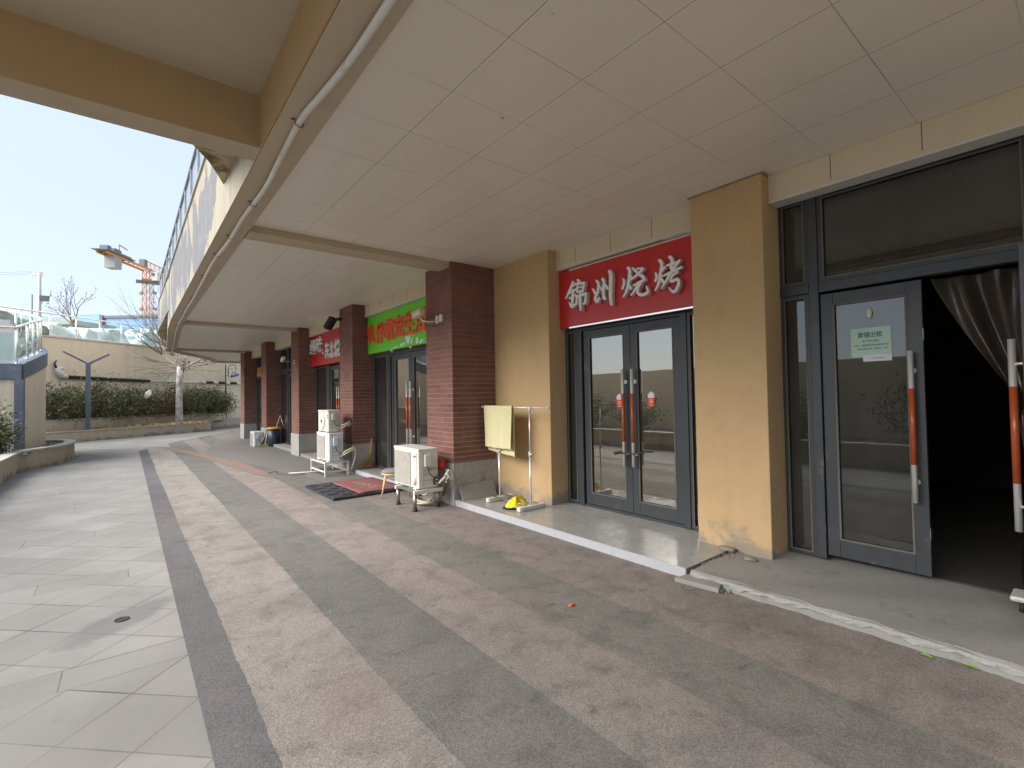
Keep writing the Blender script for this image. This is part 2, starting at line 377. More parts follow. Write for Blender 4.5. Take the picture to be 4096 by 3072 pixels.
MT['led_tube'] = plain('chrome_sign_trim', (.86, .80, .70), .12, .05, metal=1)

def m_glass(name, r0, tint, dirtamt, gcol=(.92, .95, .97)):
    s = NT(name); t = s.t
    t.nodes.remove(s.b); o = [n for n in t.nodes if n.type == 'OUTPUT_MATERIAL'][0]
    tr = s.n('ShaderNodeBsdfTransparent'); tr.inputs[0].default_value = (*tint, 1)
    gl = s.n('ShaderNodeBsdfGlossy'); gl.inputs[0].default_value = (*gcol, 1); gl.inputs[1].default_value = .012
    df = s.n('ShaderNodeBsdfDiffuse'); df.inputs[0].default_value = (.30, .29, .27, 1)
    bp = s.n('ShaderNodeBump'); bp.inputs['Strength'].default_value = .03; bp.inputs['Distance'].default_value = .02
    t.links.new(s.noise(1.6, 2), bp.inputs['Height']); t.links.new(bp.outputs[0], gl.inputs['Normal'])
    lw = s.n('ShaderNodeLayerWeight'); lw.inputs[0].default_value = .5
    fr = s.math('ADD', s.math('MULTIPLY', s.math('POWER', lw.outputs['Facing'], 4.), 1-r0), r0)      # Schlick reflectance of a pane
    m1 = s.n('ShaderNodeMixShader'); t.links.new(s.map(s.noise(3, 8, .65, stretch=(1, 1, .35)), .35, .8, dirtamt*.3, dirtamt), m1.inputs[0])
    t.links.new(tr.outputs[0], m1.inputs[1]); t.links.new(df.outputs[0], m1.inputs[2])
    m2 = s.n('ShaderNodeMixShader'); t.links.new(fr, m2.inputs[0]); t.links.new(m1.outputs[0], m2.inputs[1]); t.links.new(gl.outputs[0], m2.inputs[2])
    t.links.new(m2.outputs[0], o.inputs[0]); return s.m
MT['glass'] = m_glass('shop_glass', .085, (.42, .46, .44), .14)
MT['boosted_glass'] = m_glass('shop_glass_boosted_reflection', .32, (.35, .38, .38), .18, (.98, .93, .84))  # mirror share and warm tint raised to imitate a bright cream reflection
MT['rail_glass'] = m_glass('railing_glass', .035, (.84, .93, .91), .10)
def m_blueglass():
    s = NT('blue_curtain_wall'); x, y, z = s.xyz()
    u = s.math('FRACT', s.math('DIVIDE', s.math('ADD', x, y), 1.1)); v = s.math('FRACT', s.math('DIVIDE', z, 1.6))
    g = s.math('MAXIMUM', s.math('LESS_THAN', u, .06), s.math('LESS_THAN', v, .05))
    c = s.mix(s.noise(.25, 3), (.22, .40, .62), (.33, .50, .70))
    return s.out(s.mix(g, c, (.16, .26, .4)), .25)
MT['blue_glass'] = m_blueglass()
def m_tarp():
    s = NT('white_plastic_sheeting')
    c = s.mix(s.noise(1.2, 5), (.62, .65, .68), (.76, .78, .80))
    s.bump(s.noise(3, 6, .6, dist=1), .6, .08)
    return s.out(c, .35, spec=.5)
MT['tarp'] = m_tarp()
def m_curtain():
    s = NT('smoky_plastic_curtain'); t = s.t; o = [n for n in t.nodes if n.type == 'OUTPUT_MATERIAL'][0]
    s.out(s.mix(s.noise(2, 4), (.125, .10, .075), (.085, .068, .05)), .22, spec=.6)
    s.bump(s.noise(6, 3, stretch=(1, 3, .5)), .3, .02)
    tr = s.n('ShaderNodeBsdfTransparent'); tr.inputs[0].default_value = (.6, .55, .48, 1)
    mx = s.n('ShaderNodeMixShader'); mx.inputs[0].default_value = .68
    t.links.new(tr.outputs[0], mx.inputs[1]); t.links.new(s.b.outputs[0], mx.inputs[2]); t.links.new(mx.outputs[0], o.inputs[0]); return s.m
MT['curtain'] = m_curtain()
def m_leaf(name, cs, rough=.5):
    s = NT(name)
    oi = s.n('ShaderNodeTexCoord')
    wn = s.n('ShaderNodeTexWhiteNoise', noise_dimensions='3D')
    at = s.n('ShaderNodeAttribute', attribute_name='tint'); 
    c = s.ramp(at.outputs['Fac'], [(i/(len(cs)-1), c) for i, c in enumerate(cs)])
    s.out(c, rough, spec=.4)
    s.put(s.b.inputs['Transmission Weight'], 0.0)
    return s.m
MT['leaf_green'] = m_leaf('evergreen_leaf', [(.05, .07, .036), (.105, .13, .062), (.18, .20, .09), (.30, .29, .16)])
MT['leaf_pale'] = m_leaf('pale_shrub_leaf', [(.05, .075, .035), (.10, .14, .06), (.22, .24, .13), (.45, .42, .28)])
MT['leaf_dry'] = m_leaf('dry_leaf', [(.10, .055, .03), (.20, .11, .05), (.30, .18, .08)])
MT['leaf_fresh'] = m_leaf('fresh_green_leaf', [(.15, .3, .05), (.2, .36, .06)])
MT['straw_grass'] = m_leaf('dry_grass_blade', [(.36, .24, .11), (.5, .36, .17), (.6, .46, .25)], .9)
MT['twig'] = plain('brown_twig', (.15, .105, .07), .9, .25, 10)
MT['bark_plain'] = None
def m_plane():
    s = NT('mottled_plane_bark')
    c = s.ramp(s.noise(7, 6, .6, stretch=(1, 1, .5)), [(.3, (.20, .185, .15)), (.47, (.40, .38, .33)), (.6, (.60, .58, .53))])
    s.bump(s.noise(14, 5), .4, .01); return s.out(c, .85)
MT['bark_plane'] = m_plane()

# ------------------------------------------------------------------ mesh helpers
ORG = {}
def org(o):
    return ORG.get(o.name, Vector((0, 0, 0))) if o else Vector((0, 0, 0))
def tag(o, label=None, cat=None, group=None, kind=None):
    for k, v in (('label', label), ('category', cat), ('group', group), ('kind', kind)):
        if v: o[k] = v
    return o
def thing(name, label, cat, loc=(0, 0, 0), group=None):
    o = bpy.data.objects.new(name, None); col.objects.link(o); o.location = loc; o.empty_display_size = .1
    ORG[o.name] = Vector(loc); return tag(o, label, cat, group)

class MB:
    def __init__(s): s.v = []; s.f = []; s.sm = []; s.tint = None
    def add(s, vs, fs, smooth=False):
        b = len(s.v); s.v += [tuple(q) for q in vs]; s.f += [tuple(i+b for i in f) for f in fs]; s.sm += [smooth]*len(fs); return s
    def box(s, x0, x1, y0, y1, z0, z1):
        v = [(x, y, z) for z in (z0, z1) for y in (y0, y1) for x in (x0, x1)]
        return s.add(v, [(0, 2, 3, 1), (4, 5, 7, 6), (0, 1, 5, 4), (2, 6, 7, 3), (0, 4, 6, 2), (1, 3, 7, 5)])
    def obox(s, c, size, M=None):
        hx, hy, hz = (q/2 for q in size); M = M or Matrix.Identity(3); c = Vector(c)
        v = [c + M @ Vector((x, y, z)) for z in (-hz, hz) for y in (-hy, hy) for x in (-hx, hx)]
        return s.add(v, [(0, 2, 3, 1), (4, 5, 7, 6), (0, 1, 5, 4), (2, 6, 7, 3), (0, 4, 6, 2), (1, 3, 7, 5)])
    def beam(s, a, b, wd, ht=None):
        a, b = Vector(a), Vector(b); d = b-a; L = d.length
        return s.obox((a+b)/2, (wd, ht or wd, L), d.to_track_quat('Z', 'Y').to_matrix())
    def prism(s, poly, z0, z1):
        n = len(poly); A = sum(poly[i][0]*poly[(i+1) % n][1]-poly[(i+1) % n][0]*poly[i][1] for i in range(n))
        if A < 0: poly = poly[::-1]
        v = [(x, y, z0) for x, y in poly] + [(x, y, z1) for x, y in poly]
        f = [tuple(range(n-1, -1, -1)), tuple(range(n, 2*n))] + [(i, (i+1) % n, n+(i+1) % n, n+i) for i in range(n)]
        return s.add(v, f)
    def xprism(s, poly_yz, x0, x1):
        n = len(poly_yz)
        v = [(x0, y, z) for y, z in poly_yz] + [(x1, y, z) for y, z in poly_yz]
        f = [tuple(range(n)), tuple(range(2*n-1, n-1, -1))] + [((i+1) % n, i, n+i, n+(i+1) % n) for i in range(n)]
        return s.add(v, f)
    def sheet(s, poly, z):
        A = sum(poly[i][0]*poly[(i+1) % len(poly)][1]-poly[(i+1) % len(poly)][0]*poly[i][1] for i in range(len(poly)))
        if A < 0: poly = poly[::-1]
        return s.add([(x, y, z) for x, y in poly], [tuple(range(len(poly)))])
    def tube(s, pts, r, n=8, caps=True):
        pts = [Vector(p) for p in pts]; m = len(pts); rs = r if isinstance(r, (list, tuple)) else [r]*m
        vs = []; prev = None
        for i, p in enumerate(pts):
            d = (pts[min(i+1, m-1)]-pts[max(i-1, 0)])
            d = d.normalized() if d.length > 1e-9 else Vector((0, 0, 1))
            if prev is None:
                a = d.cross(Vector((0, 0, 1)));
                if a.length < .01: a = d.cross(Vector((0, 1, 0)))
            else: a = prev - d*prev.dot(d)
            a.normalize(); prev = a; b = d.cross(a)
            vs += [p + (a*math.cos(2*math.pi*k/n) + b*math.sin(2*math.pi*k/n))*rs[i] for k in range(n)]
        fs = [(i*n+k, i*n+(k+1) % n, (i+1)*n+(k+1) % n, (i+1)*n+k) for i in range(m-1) for k in range(n)]
        s.add(vs, fs, True)
        if caps:
            b = len(s.v)-len(vs); s.f += [tuple(b+k for k in range(n-1, -1, -1)), tuple(b+(m-1)*n+k for k in range(n))]; s.sm += [False]*2
        return s
    def lathe(s, prof, c=(0, 0, 0), n=20, M=None):
        c = Vector(c); M = M or Matrix.Identity(3); m = len(prof)
        vs = [c + M @ Vector((r*math.cos(2*math.pi*k/n), r*math.sin(2*math.pi*k/n), z)) for r, z in prof for k in range(n)]
        fs = [(i*n+k, i*n+(k+1) % n, (i+1)*n+(k+1) % n, (i+1)*n+k) for i in range(m-1) for k in range(n)]
        s.add(vs, fs, True)
        b = len(s.v)-len(vs); s.f += [tuple(b+k for k in range(n-1, -1, -1)), tuple(b+(m-1)*n+k for k in range(n))]; s.sm += [False]*2
        return s
    def grid(s, fn, nu, nv, smooth=True):
        vs = [fn(i/nu, j/nv) for j in range(nv+1) for i in range(nu+1)]
        return s.add(vs, [(j*(nu+1)+i, j*(nu+1)+i+1, (j+1)*(nu+1)+i+1, (j+1)*(nu+1)+i) for j in range(nv) for i in range(nu)], smooth)
    def build(s, name, m, parent=None, bevel=0, label=None, seg=2, solid=0):
        me = bpy.data.meshes.new(name); o_ = org(parent)
        me.from_pydata([(x-o_.x, y-o_.y, z-o_.z) for x, y, z in s.v], [], s.f); me.update()
        me.polygons.foreach_set('use_smooth', s.sm)
        me.materials.append(MT[m])
        if s.tint:
            at = me.attributes.new('tint', 'FLOAT', 'FACE'); at.data.foreach_set('value', s.tint)
        o = bpy.data.objects.new(name, me); col.objects.link(o)
        ORG[o.name] = o_
        if parent: o.parent = parent
        if label: o['label'] = label
        if solid:
            q = o.modifiers.new('solid', 'SOLIDIFY'); q.thickness = solid
        if bevel:
            q = o.modifiers.new('bevel', 'BEVEL'); q.width = bevel; q.segments = seg; q.limit_method = 'ANGLE'; q.angle_limit = R(40)
        return o
def copy_tree(o, parent=None):
    c = o.copy(); col.objects.link(c)
    if parent: c.parent = parent
    ORG[c.name] = org(o)
    for ch in list(o.children): copy_tree(ch, c)
    return c
def struct(o): o['kind'] = 'structure'; return o

def text_mesh(body, extrude=.01, offset=0., shear=0.):
    cu = bpy.data.curves.new('lettering', 'FONT'); cu.body = body; cu.size = 1; cu.extrude = extrude; cu.offset = offset; cu.shear = shear
    cu.resolution_u = 3
    o = bpy.data.objects.new('lettering', cu); col.objects.link(o)
    dg = bpy.context.evaluated_depsgraph_get(); dg.update()
    me = bpy.data.meshes.new_from_object(o.evaluated_get(dg))
    vs = [tuple(v.co) for v in me.vertices]; fs = [tuple(p.vertices) for p in me.polygons]
    bpy.data.objects.remove(o); bpy.data.curves.remove(cu); bpy.data.meshes.remove(me)
    return vs, fs
def text_on_x(mb, body, X, y_left, y_right, z0, z1, depth=.01, offset=0., shear=0., wsc=None):
    """lettering standing on a wall that faces -X; left end at y_left (larger y)"""
    vs, fs = text_mesh(body, .5, offset, shear)
    if not vs: return
    xs = [v[0] for v in vs]; ys = [v[1] for v in vs]
    ax, bx = min(xs), max(xs); ay, by = min(ys), max(ys)
    out = [(X - (v[2]+.5)*depth, y_left + (v[0]-ax)/(bx-ax)*(y_right-y_left), z0 + (v[1]-ay)/(by-ay)*(z1-z0)) for v in vs]
    mb.add(out, [f[::-1] if False else f for f in fs])
rnd = random.Random(7)
# ================================================================== GROUND
struct(MB().sheet([(-500, -500), (500, -500), (500, 500), (-500, 500)], 0).build('paving', 'paving'))
stripe_poly = [(-3.43, -30), (-3.43, 13.73), (-3.11, 15.06), (-2.56, 14.6), (-2.53, 16.27), (-1.34, 18.92), (.14, 21.55), (.95, 22.65), (1.6, 22.65), (1.6, -30)]
struct(MB().sheet(stripe_poly, .004).build('striped_walkway', 'strips'))
apron = [(-1.96, 10.95), (-1.53, 8.66), (-1.25, 6.78), (-1.07, 5.17), (-.83, 3.9), (-.83, 3.0), (.1, 3.0), (.6, 16.0), (.6, 18.5), (-.6, 18.3)]
struct(MB().sheet(apron, .008).build('apron_pavement', 'apron'))
seam = [(-3.05, 14.95), (-2.79, 14.28), (-2.59, 12.41), (-2.32, 11.09), (-2.02, 9.18), (-1.76, 7.06), (-1.61, 5.44), (-1.42, 4.85), (-1.36, 5.4), (-1.41, 6.58), (-1.49, 8.16), (-1.76, 9.58), (-1.94, 10.88), (-2.05, 11.99), (-2.38, 13.33), (-2.57, 14.45)]
struct(MB().sheet(seam, .012).build('worn_pavement_seam', 'seam'))

# ================================================================== SHOP BUILDING
B = thing('shop_building', 'shop building with brick and ochre pillars under a deep panelled canopy', 'building')
ORG[B.name] = Vector((0, 0, 0))
CEIL = 3.6
for y0 in (0, 4, 8.1, 12.1, 16.1):
    xd = .784 if y0 == 0 else .62
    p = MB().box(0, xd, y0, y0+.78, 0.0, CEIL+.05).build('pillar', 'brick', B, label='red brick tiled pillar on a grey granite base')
    MB().box(-.018, xd+.002 if y0 == 0 else .64, y0-.018, y0+.798, 0, .612).build('plinth', 'granite', p, bevel=.006)
    if y0 == 0:
        pass
def ochre_pier(x, y0, y1, x2=1.5):
    return MB().box(x, x2, y0, y1, 0, CEIL+.05).build('pier', 'ochre', B, bevel=.008, label='ochre rendered pier')
ochre_pier(.785, -1.24, -.02); MB().box(.785, 1.5, -.019, .78, 0, CEIL+.05).build('return_wall', 'ochre', B)
ochre_pier(.785, -4.1, -3.39); ochre_pier(.785, -7.2, -6.45); ochre_pier(.785, -14, -9.6)
MB().box(1.1, 1.3, -9.6, -7.2, 0, CEIL+.05).build('blank_wall', 'ochre', B)
# pier head trims
for y0, y1 in ((-4.12, -3.37),):
    MB().box(.765, .9, y0, y1, CEIL-.012, CEIL+.02).build('pier_head_trim', 'steel_dull', B)
# canopy slab, beams
inner = [(-2.65, -9), (-2.65, 7.6), (-2.6, 9.3), (-2.5, 11.7), (-2.27, 16.2), (-2.12, 17.0), (-.55, 20.6), (-.2, 22.1), (.89, 22.2)]
outer = [(-2.93, -9), (-2.93, 7.6), (-2.89, 9.5), (-2.78, 11.8), (-2.56, 16.44), (-2.28, 16.95), (-.70, 20.75), (-.34, 22.35), (.89, 22.45)]
ce = MB().sheet(inner + [(1.6, 22.3), (1.6, -9)], CEIL).build('ceiling', 'ceiling', B)
mb = MB()
n = len(inner)
vs = [(x, y, z) for z in (3.52, 4.745) for P_ in (inner, outer) for x, y in P_]
fs = []
for i in range(n-1):
    a, b, c, d = i, i+1, n+i+1, n+i
    fs += [(d, c, b, a), (2*n+a, 2*n+b, 2*n+c, 2*n+d), (d, 2*n+d, 2*n+c, c), (b, 2*n+b, 2*n+a, a)]
fs += [(0, n, 3*n, 2*n)[::-1], (n-1, 2*n-1, 4*n-1, 3*n-1)]
mb.add(vs, fs)
eb = mb.build('edge_beam', 'beam_under', B)
# outer render of the canopy edge, its own face 3 mm proud
fo = []
for (x, y), (x2, y2) in zip(outer[:-1], outer[1:]):
    fo.append((x, y))
fo.append(outer[-1])
def offset_line(P_, d):
    out = []
    for i, p in enumerate(P_):
        a = Vector(P_[max(i-1, 0)]); b = Vector(P_[min(i+1, len(P_)-1)]); t = (b-a).normalized(); nn = Vector((-t.y, t.x)); q = Vector(p)+nn*d; out.append((q.x, q.y))
    return out
fa = [p for p in outer if p[1] > -2] ; fa = [(-2.93, -1.80)] + fa
f1 = offset_line(fa, .004)
mb = MB()
for i in range(len(f1)-1):
    (x, y), (x2, y2) = f1[i], f1[i+1]
    zt = 4.75; zt2 = 4.75
    mb.add([(x, y, 3.518), (x2, y2, 3.518), (x2, y2, zt2), (x, y, zt)], [(0, 3, 2, 1)])
mb.build('canopy_fascia', 'fascia_wall', B, label='peeling cream and grey rendered canopy edge')
# roof slab overhang beyond the bending beam
oh = [(-2.91, 8.5), (-2.935, 9.5), (-2.94, 11.6), (-2.95, 12.6), (-2.93, 13.6), (-2.88, 14.5), (-2.78, 15.4), (-2.62, 16.3), (-2.5, 16.5), (-2.60, 15.6), (-2.7, 13.4), (-2.80, 11.4), (-2.88, 9.5)]
MB().prism(oh, 3.9, 4.74).build('roof_overhang', 'fascia_wall', B)
MB().sheet(oh, 3.897).build('overhang_soffit', 'fillet_soffit', B)
lip = offset_line([(-2.93, -1.0), (-2.93, 9.5), (-2.94, 12.6), (-2.88, 14.5), (-2.62, 16.3)], .03)
li2 = [(x+.12, y) for x, y in lip]
MB().prism(lip + li2[::-1], 4.752, 4.79).build('roof_edge_flashing', 'steel_dull', B)
# cross beams below the ceiling
for y0, y1 in ((.05, .36), (8.24, 8.5), (15.9, 16.2)):
    MB().box(-2.66, .02 if y0 > 1 else -.0, y0, y1, 3.52, CEIL+.02).build('cross_beam', 'beam_under', B)
# bridge overhead, beyond the canopy edge
MB().box(-5.3, -2.935, -2.03, -1.79, 3.52, 4.74).build('bridge_beam', 'ochre_beam', B)
MB().box(-5.3, -2.935, -2.029, -1.791, 3.517, 3.5195).build('bridge_beam_underside', 'beam_under', B)
MB().box(-5.3, -2.935, -6.4, -2.03, 3.92, 4.7).build('bridge_deck', 'tan_soffit', B)
MB().box(-5.3, -2.935, -6.7, -6.4, 3.52, 4.74).build('bridge_beam', 'ochre_beam', B)
MB().box(-2.945, -2.9335, -6.4, -2.03, 3.521, 3.92).build('edge_beam_inner_face', 'ochre_beam', B)
# concave corner fillet between bridge and canopy
fil = [(-2.934, -1.785)]
fil += [(-4.7, -1.785), (-4.3, -1.74), (-3.9, -1.60), (-3.58, -1.37), (-3.40, -1.15), (-3.27, -.95), (-3.13, -.70), (-3.02, -.43), (-2.934, -.2)]
MB().prism(fil, 3.90, 4.74).build('corner_fillet', 'fascia_wall', B)
MB().sheet(fil, 3.896).build('corner_fillet_soffit', 'fillet_soffit', B)
# slab behind, unseen upper mass added to shut out sky light
MB().prism([(p[0]+.05, p[1]) for p in inner] + [(1.6, 22.3), (1.6, -9)], 3.66, 4.6).build('canopy_slab', 'tan_soffit', B)
MB().box(1.6, 9, -9, 22.3, CEIL+.06, 12.5).build('unseen_upper_mass', 'beige_wall', B)
MB().box(.62, 9, 16.5, 16.86, 0, CEIL+.05).build('end_wall', 'ochre', B)
# interiors
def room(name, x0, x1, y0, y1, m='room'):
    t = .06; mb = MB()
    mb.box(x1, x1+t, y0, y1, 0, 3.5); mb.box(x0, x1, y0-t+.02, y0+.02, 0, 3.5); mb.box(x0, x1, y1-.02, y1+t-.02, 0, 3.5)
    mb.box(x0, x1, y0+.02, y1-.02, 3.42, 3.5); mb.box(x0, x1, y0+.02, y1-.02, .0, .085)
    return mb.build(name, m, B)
room('shop_interior', 1.3, 5, -3.35, -1.28)
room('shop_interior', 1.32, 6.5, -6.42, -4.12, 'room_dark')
for y0 in (.8, 4.8, 8.9, 12.9): room('shop_interior', .7, 4.5, y0, y0+3.2)

# fascia boards over the shopfronts
def fascia(x, y0, y1, z0):
    f = MB().box(x, x+.16, y0, y1, z0, CEIL+.01).build('fascia_board', 'cream_panel', B, bevel=.004)
    yy = y0 + ((-4.01 - y0) % .6)
    while yy < y1-.05:
        if yy > y0+.05: MB().box(x-.0015, x+.002, yy-.0025, yy+.0025, z0+.03, CEIL).build('panel_joint', 'ink', f)
        yy += .6
    MB().box(x-.006, x+.17, y0+.004, y1-.004, z0-.02, z0-.001).build('drip_trim', 'white_paint', f)
    return f
fascia(.95, -3.389, -1.241, 3.345); fascia(.92, -6.449, -4.101, 3.355)
for y0, y1 in ((.781, 3.999), (4.781, 8.099), (8.881, 12.099), (12.881, 16.099)): fascia(.28, y0, y1, 3.36 if y0 < 8 else 3.33)

# ---------------------------------------------------------------- shopfront pieces
def frame_rect(mb, X, d, y0, y1, z0, z1, l, r, t, b):
    """a rectangular frame standing in the X plane (y0<y1)"""
    mb.box(X, X+d, y0, y0+l, z0, z1); mb.box(X, X+d, y1-r, y1, z0, z1)
    mb.box(X+.0015, X+d-.0015, y0+l, y1-r, z1-t, z1); mb.box(X+.0015, X+d-.0015, y0+l, y1-r, z0, z0+b)
def bead(mb, X, y0, y1, z0, z1, w=.012):
    frame_rect(mb, X, .012, y0, y1, z0, z1, w, w, w, w)
def handle_mesh(o, X, y, z0, z1, r=.019, out=.065, axis='x', sgn=-1):
    x = X + sgn*out
    L = z1-z0
    s1 = MB().tube([(x, y, z0), (x, y, z1)], r, 14)
    for zz in (z0+.13*L, z1-.13*L):
        s1.tube([(x, y, zz), (X+.0, y, zz)], .009, 8); s1.lathe([(.024, 0), (.024, .006)], (X-.003, y, zz), 12, Matrix(((0, 0, 1), (0, 1, 0), (-1, 0, 0))))
    h = s1.build('door_handle', 'steel', o)
    MB().tube([(x, y, z0+.25*L), (x, y, z1-.25*L)], r*1.04, 14).build('handle_grip', 'handle_wood', o)
    return h
def leaf(X, y0, y1, z0, z1, hy=None, glassm='glass', st=.095, bot=.15, handle=True, d=.045):
    mb = MB(); frame_rect(mb, X, d, y0, y1, z0, z1, st, st, .10, bot)
    o = mb.build('door', 'alu', B, bevel=.003)
    MB().box(X+d*.45, X+d*.45+.006, y0+st, y1-st, z0+bot, z1-.10).build('door_glass', glassm, o)
    b = MB(); bead(b, X-.004, y0+st-.001, y1-st+.001, z0+bot-.001, z1-.10+.001, .014); b.build('glazing_bead', 'alu_bead', o)
    if handle: handle_mesh(o, X, hy, .705, 1.895)
    return o
def fixed(X, y0, y1, z0, z1, e=.03, name='window', glassm='glass', d=.06):
    mb = MB(); frame_rect(mb, X, d, y0, y1, z0, z1, e, e, e, e)
    o = mb.build(name, 'alu', B, bevel=.002)
    MB().box(X+d*.5, X+d*.5+.006, y0+e, y1-e, z0+e, z1-e).build('window_glass', glassm, o)
    b = MB(); bead(b, X-.003, y0+e-.001, y1-e+.001, z0+e-.001, z1-e+.001, .010); b.build('glazing_bead', 'alu_bead', o)
    return o
def post(X, y0, y1, z0, z1, d=.09, name='mullion'):
    return MB().box(X-.012, X-.012+d, y0, y1, z0, z1).build(name, 'alu', B, bevel=.003)

# shop with the red sign (x = 1.10)
X1 = 1.10
fixed(X1, -1.458, -1.243, .10, 2.49); post(X1, -1.555, -1.46, .10, 2.50)
leaf(X1+.012, -2.342, -1.578, .125, 2.455, -2.27, 'boosted_glass'); leaf(X1+.012, -3.04, -2.346, .125, 2.455, -2.41, 'boosted_glass')
post(X1, -3.125, -3.045, .10, 2.50); fixed(X1, -3.388, -3.127, .10, 2.49, glassm='boosted_glass')
MB().box(X1-.01, X1+.08, -3.04, -1.56, 2.46, 2.50).build('door_head', 'alu', B, bevel=.003)
MB().box(X1+.02, X1+.2, -3.389, -1.241, 2.50, 3.36).build('sign_backing_wall', 'room', B)
MB().box(X1+.0, X1+.06, -3.04, -1.56, .088, .122).build('threshold', 'alu', B)
# shop to let, open door (x = 1.12)
X2 = 1.12
fixed(X2, -4.345, -4.102, .10, 2.48); post(X2, -4.425, -4.348, .10, 3.36); fixed(X2, -4.345, -4.102, 2.56, 3.36)
MB().box(X2-.014, X2+.08, -4.345, -4.102, 2.482, 2.558).build('transom', 'alu', B, bevel=.003)
MB().box(X2-.014, X2+.08, -5.735, -4.428, 2.475, 2.56).build('transom', 'alu', B, bevel=.003)
fixed(X2, -5.735, -4.428, 2.563, 3.36, .035)
leaf(X2+.01, -5.135, -4.432, .135, 2.455, -5.065)
post(X2, -5.83, -5.738, .10, 3.36); fixed(X2, -6.448, -5.833, .10, 2.48); fixed(X2, -6.448, -5.833, 2.56, 3.36)
# leaf standing open at right angles to the shopfront
ol = MB()
def yframe(mb, Y, d, x0, x1, z0, z1, l, t, b):
    mb.box(x0, x0+l, Y, Y+d, z0, z1); mb.box(x1-l, x1, Y, Y+d, z0, z1); mb.box(x0+l, x1-l, Y+.001, Y+d-.001, z1-t, z1); mb.box(x0+l, x1-l, Y+.001, Y+d-.001, z0, z0+b)
yframe(ol, -5.762, .045, .42, 1.12, .135, 2.455, .095, .10, .15)
od = ol.build('door', 'alu', B, bevel=.003, label='door leaf standing open towards the walkway')
MB().box(.515, 1.025, -5.74, -5.734, .285, 2.355).build('door_glass', 'glass', od)
hm = MB(); xh, yh = .56, -5.662
hm.tube([(xh, yh, .705), (xh, yh, 1.895)], .019, 14)
for zz in (.86, 1.74): hm.tube([(xh, yh, zz), (xh-.03, -5.72, zz)], .009, 8)
hm.build('door_handle', 'steel', od); MB().tube([(xh, yh, 1.0), (xh, yh, 1.6)], .0198, 14).build('handle_grip', 'handle_wood', od)
for zz in (1.98, .42):   # latch plates on the leaf edge
    MB().box(1.118, 1.162, -5.1395, -5.1355, zz, zz+.09).build('latch_plate', 'steel_dull', B, bevel=.001)

# far bays (x = .45)
def bay_front(y0, y1, X=.45, panes=None, transom=False):
    pass
XF = .46
#  green sign bay
fixed(XF, 3.285, 3.998, .10, 2.49); post(XF, 3.195, 3.283, .10, 2.50); fixed(XF, 3.02, 3.193, .10, 2.49)
leaf(XF+.01, 2.232, 3.015, .125, 2.46, 2.305, 'boosted_glass'); leaf(XF+.01, 1.455, 2.228, .125, 2.46, 2.16, 'boosted_glass')
post(XF, 1.36, 1.45, .10, 2.50); fixed(XF, .782, 1.358, .10, 2.49)
MB().box(XF-.01, XF+.08, 1.45, 3.02, 2.465, 2.50).build('door_head', 'alu', B)
#  second red sign bay
fixed(XF, 7.12, 8.098, .10, 2.49); post(XF, 6.89, 7.118, .10, 2.50)
leaf(XF+.01, 6.115, 6.885, .125, 2.46, 6.19); leaf(XF+.01, 5.33, 6.11, .125, 2.46, 6.04)
post(XF, 5.24, 5.328, .10, 2.50); fixed(XF, 4.782, 5.238, .10, 2.49)
#  bay without a sign
post(XF, 12.0, 12.098, .10, 3.34); fixed(XF, 11.18, 11.998, .10, 2.50); post(XF, 11.08, 11.178, .10, 3.34)
leaf(XF+.01, 10.2, 11.075, .125, 2.46, 10.28); leaf(XF+.01, 9.3, 10.195, .125, 2.46, 10.12)
fixed(XF, 8.882, 9.298, .10, 2.50)
MB().box(XF-.014, XF+.08, 8.882, 11.078, 2.50, 2.58).build('transom', 'alu', B); MB().box(XF-.014, XF+.08, 11.18, 11.998, 2.505, 2.58).build('transom', 'alu', B)
fixed(XF, 11.18, 11.998, 2.582, 3.34); fixed(XF, 8.882, 11.078, 2.582, 3.34)
#  last bay
post(XF, 16.0, 16.098, .10, 3.34); fixed(XF, 15.1, 15.998, .10, 2.50); leaf(XF+.01, 14.2, 15.095, .125, 2.46, 14.3)
leaf(XF+.01, 13.3, 14.195, .125, 2.46, 14.1); fixed(XF, 12.882, 13.298, .10, 2.50)
MB().box(XF-.014, XF+.08, 12.882, 15.998, 2.505, 2.57).build('transom', 'alu', B); fixed(XF, 12.882, 15.998, 2.90, 3.34)
for y0, y1 in ((.781, 3.999), (4.781, 8.099)): MB().box(XF+.02, XF+.2, y0, y1, 2.50, 3.42).build('sign_backing_wall', 'room', B)

# thresholds / doorsteps
st = thing('tiled_doorstep', 'tiled doorstep with white marbled edge below the large red sign', 'doorstep', (0, -1.9, 0))
MB().box(.012, 1.3, -3.72, -.02, .0, .088).build('tread', 'tile', st)
MB().box(.0, .0115, -3.722, -.02, .0, .0895).build('edge_tiles', 'tile_edge', st)
MB().box(.012, .785, -3.722, -3.7205, .0, .0885).build('broken_end', 'rubble', st)
st = thing('concrete_doorstep', 'rough concrete doorstep with broken white edge before the open door', 'doorstep', (.5, -5.2, 0))
dm = MB()
def rough_edge(y): return .02 + .012*math.sin(y*2.1) + .007*math.sin(y*13.7+1) + .006*math.sin(y*31)
Ny = 70; Nx = 10
def fstep(u, v):
    y = -3.76 - 5.8*v; xe = rough_edge(y); x = xe + (1.29-xe)*u
    return (x, y, .082 + .004*math.sin(x*9+y*7))
dm.grid(fstep, Nx, Ny, False)
dm.build('tread', 'step_conc', st)
pe = MB(); pr_ = random.Random(3)
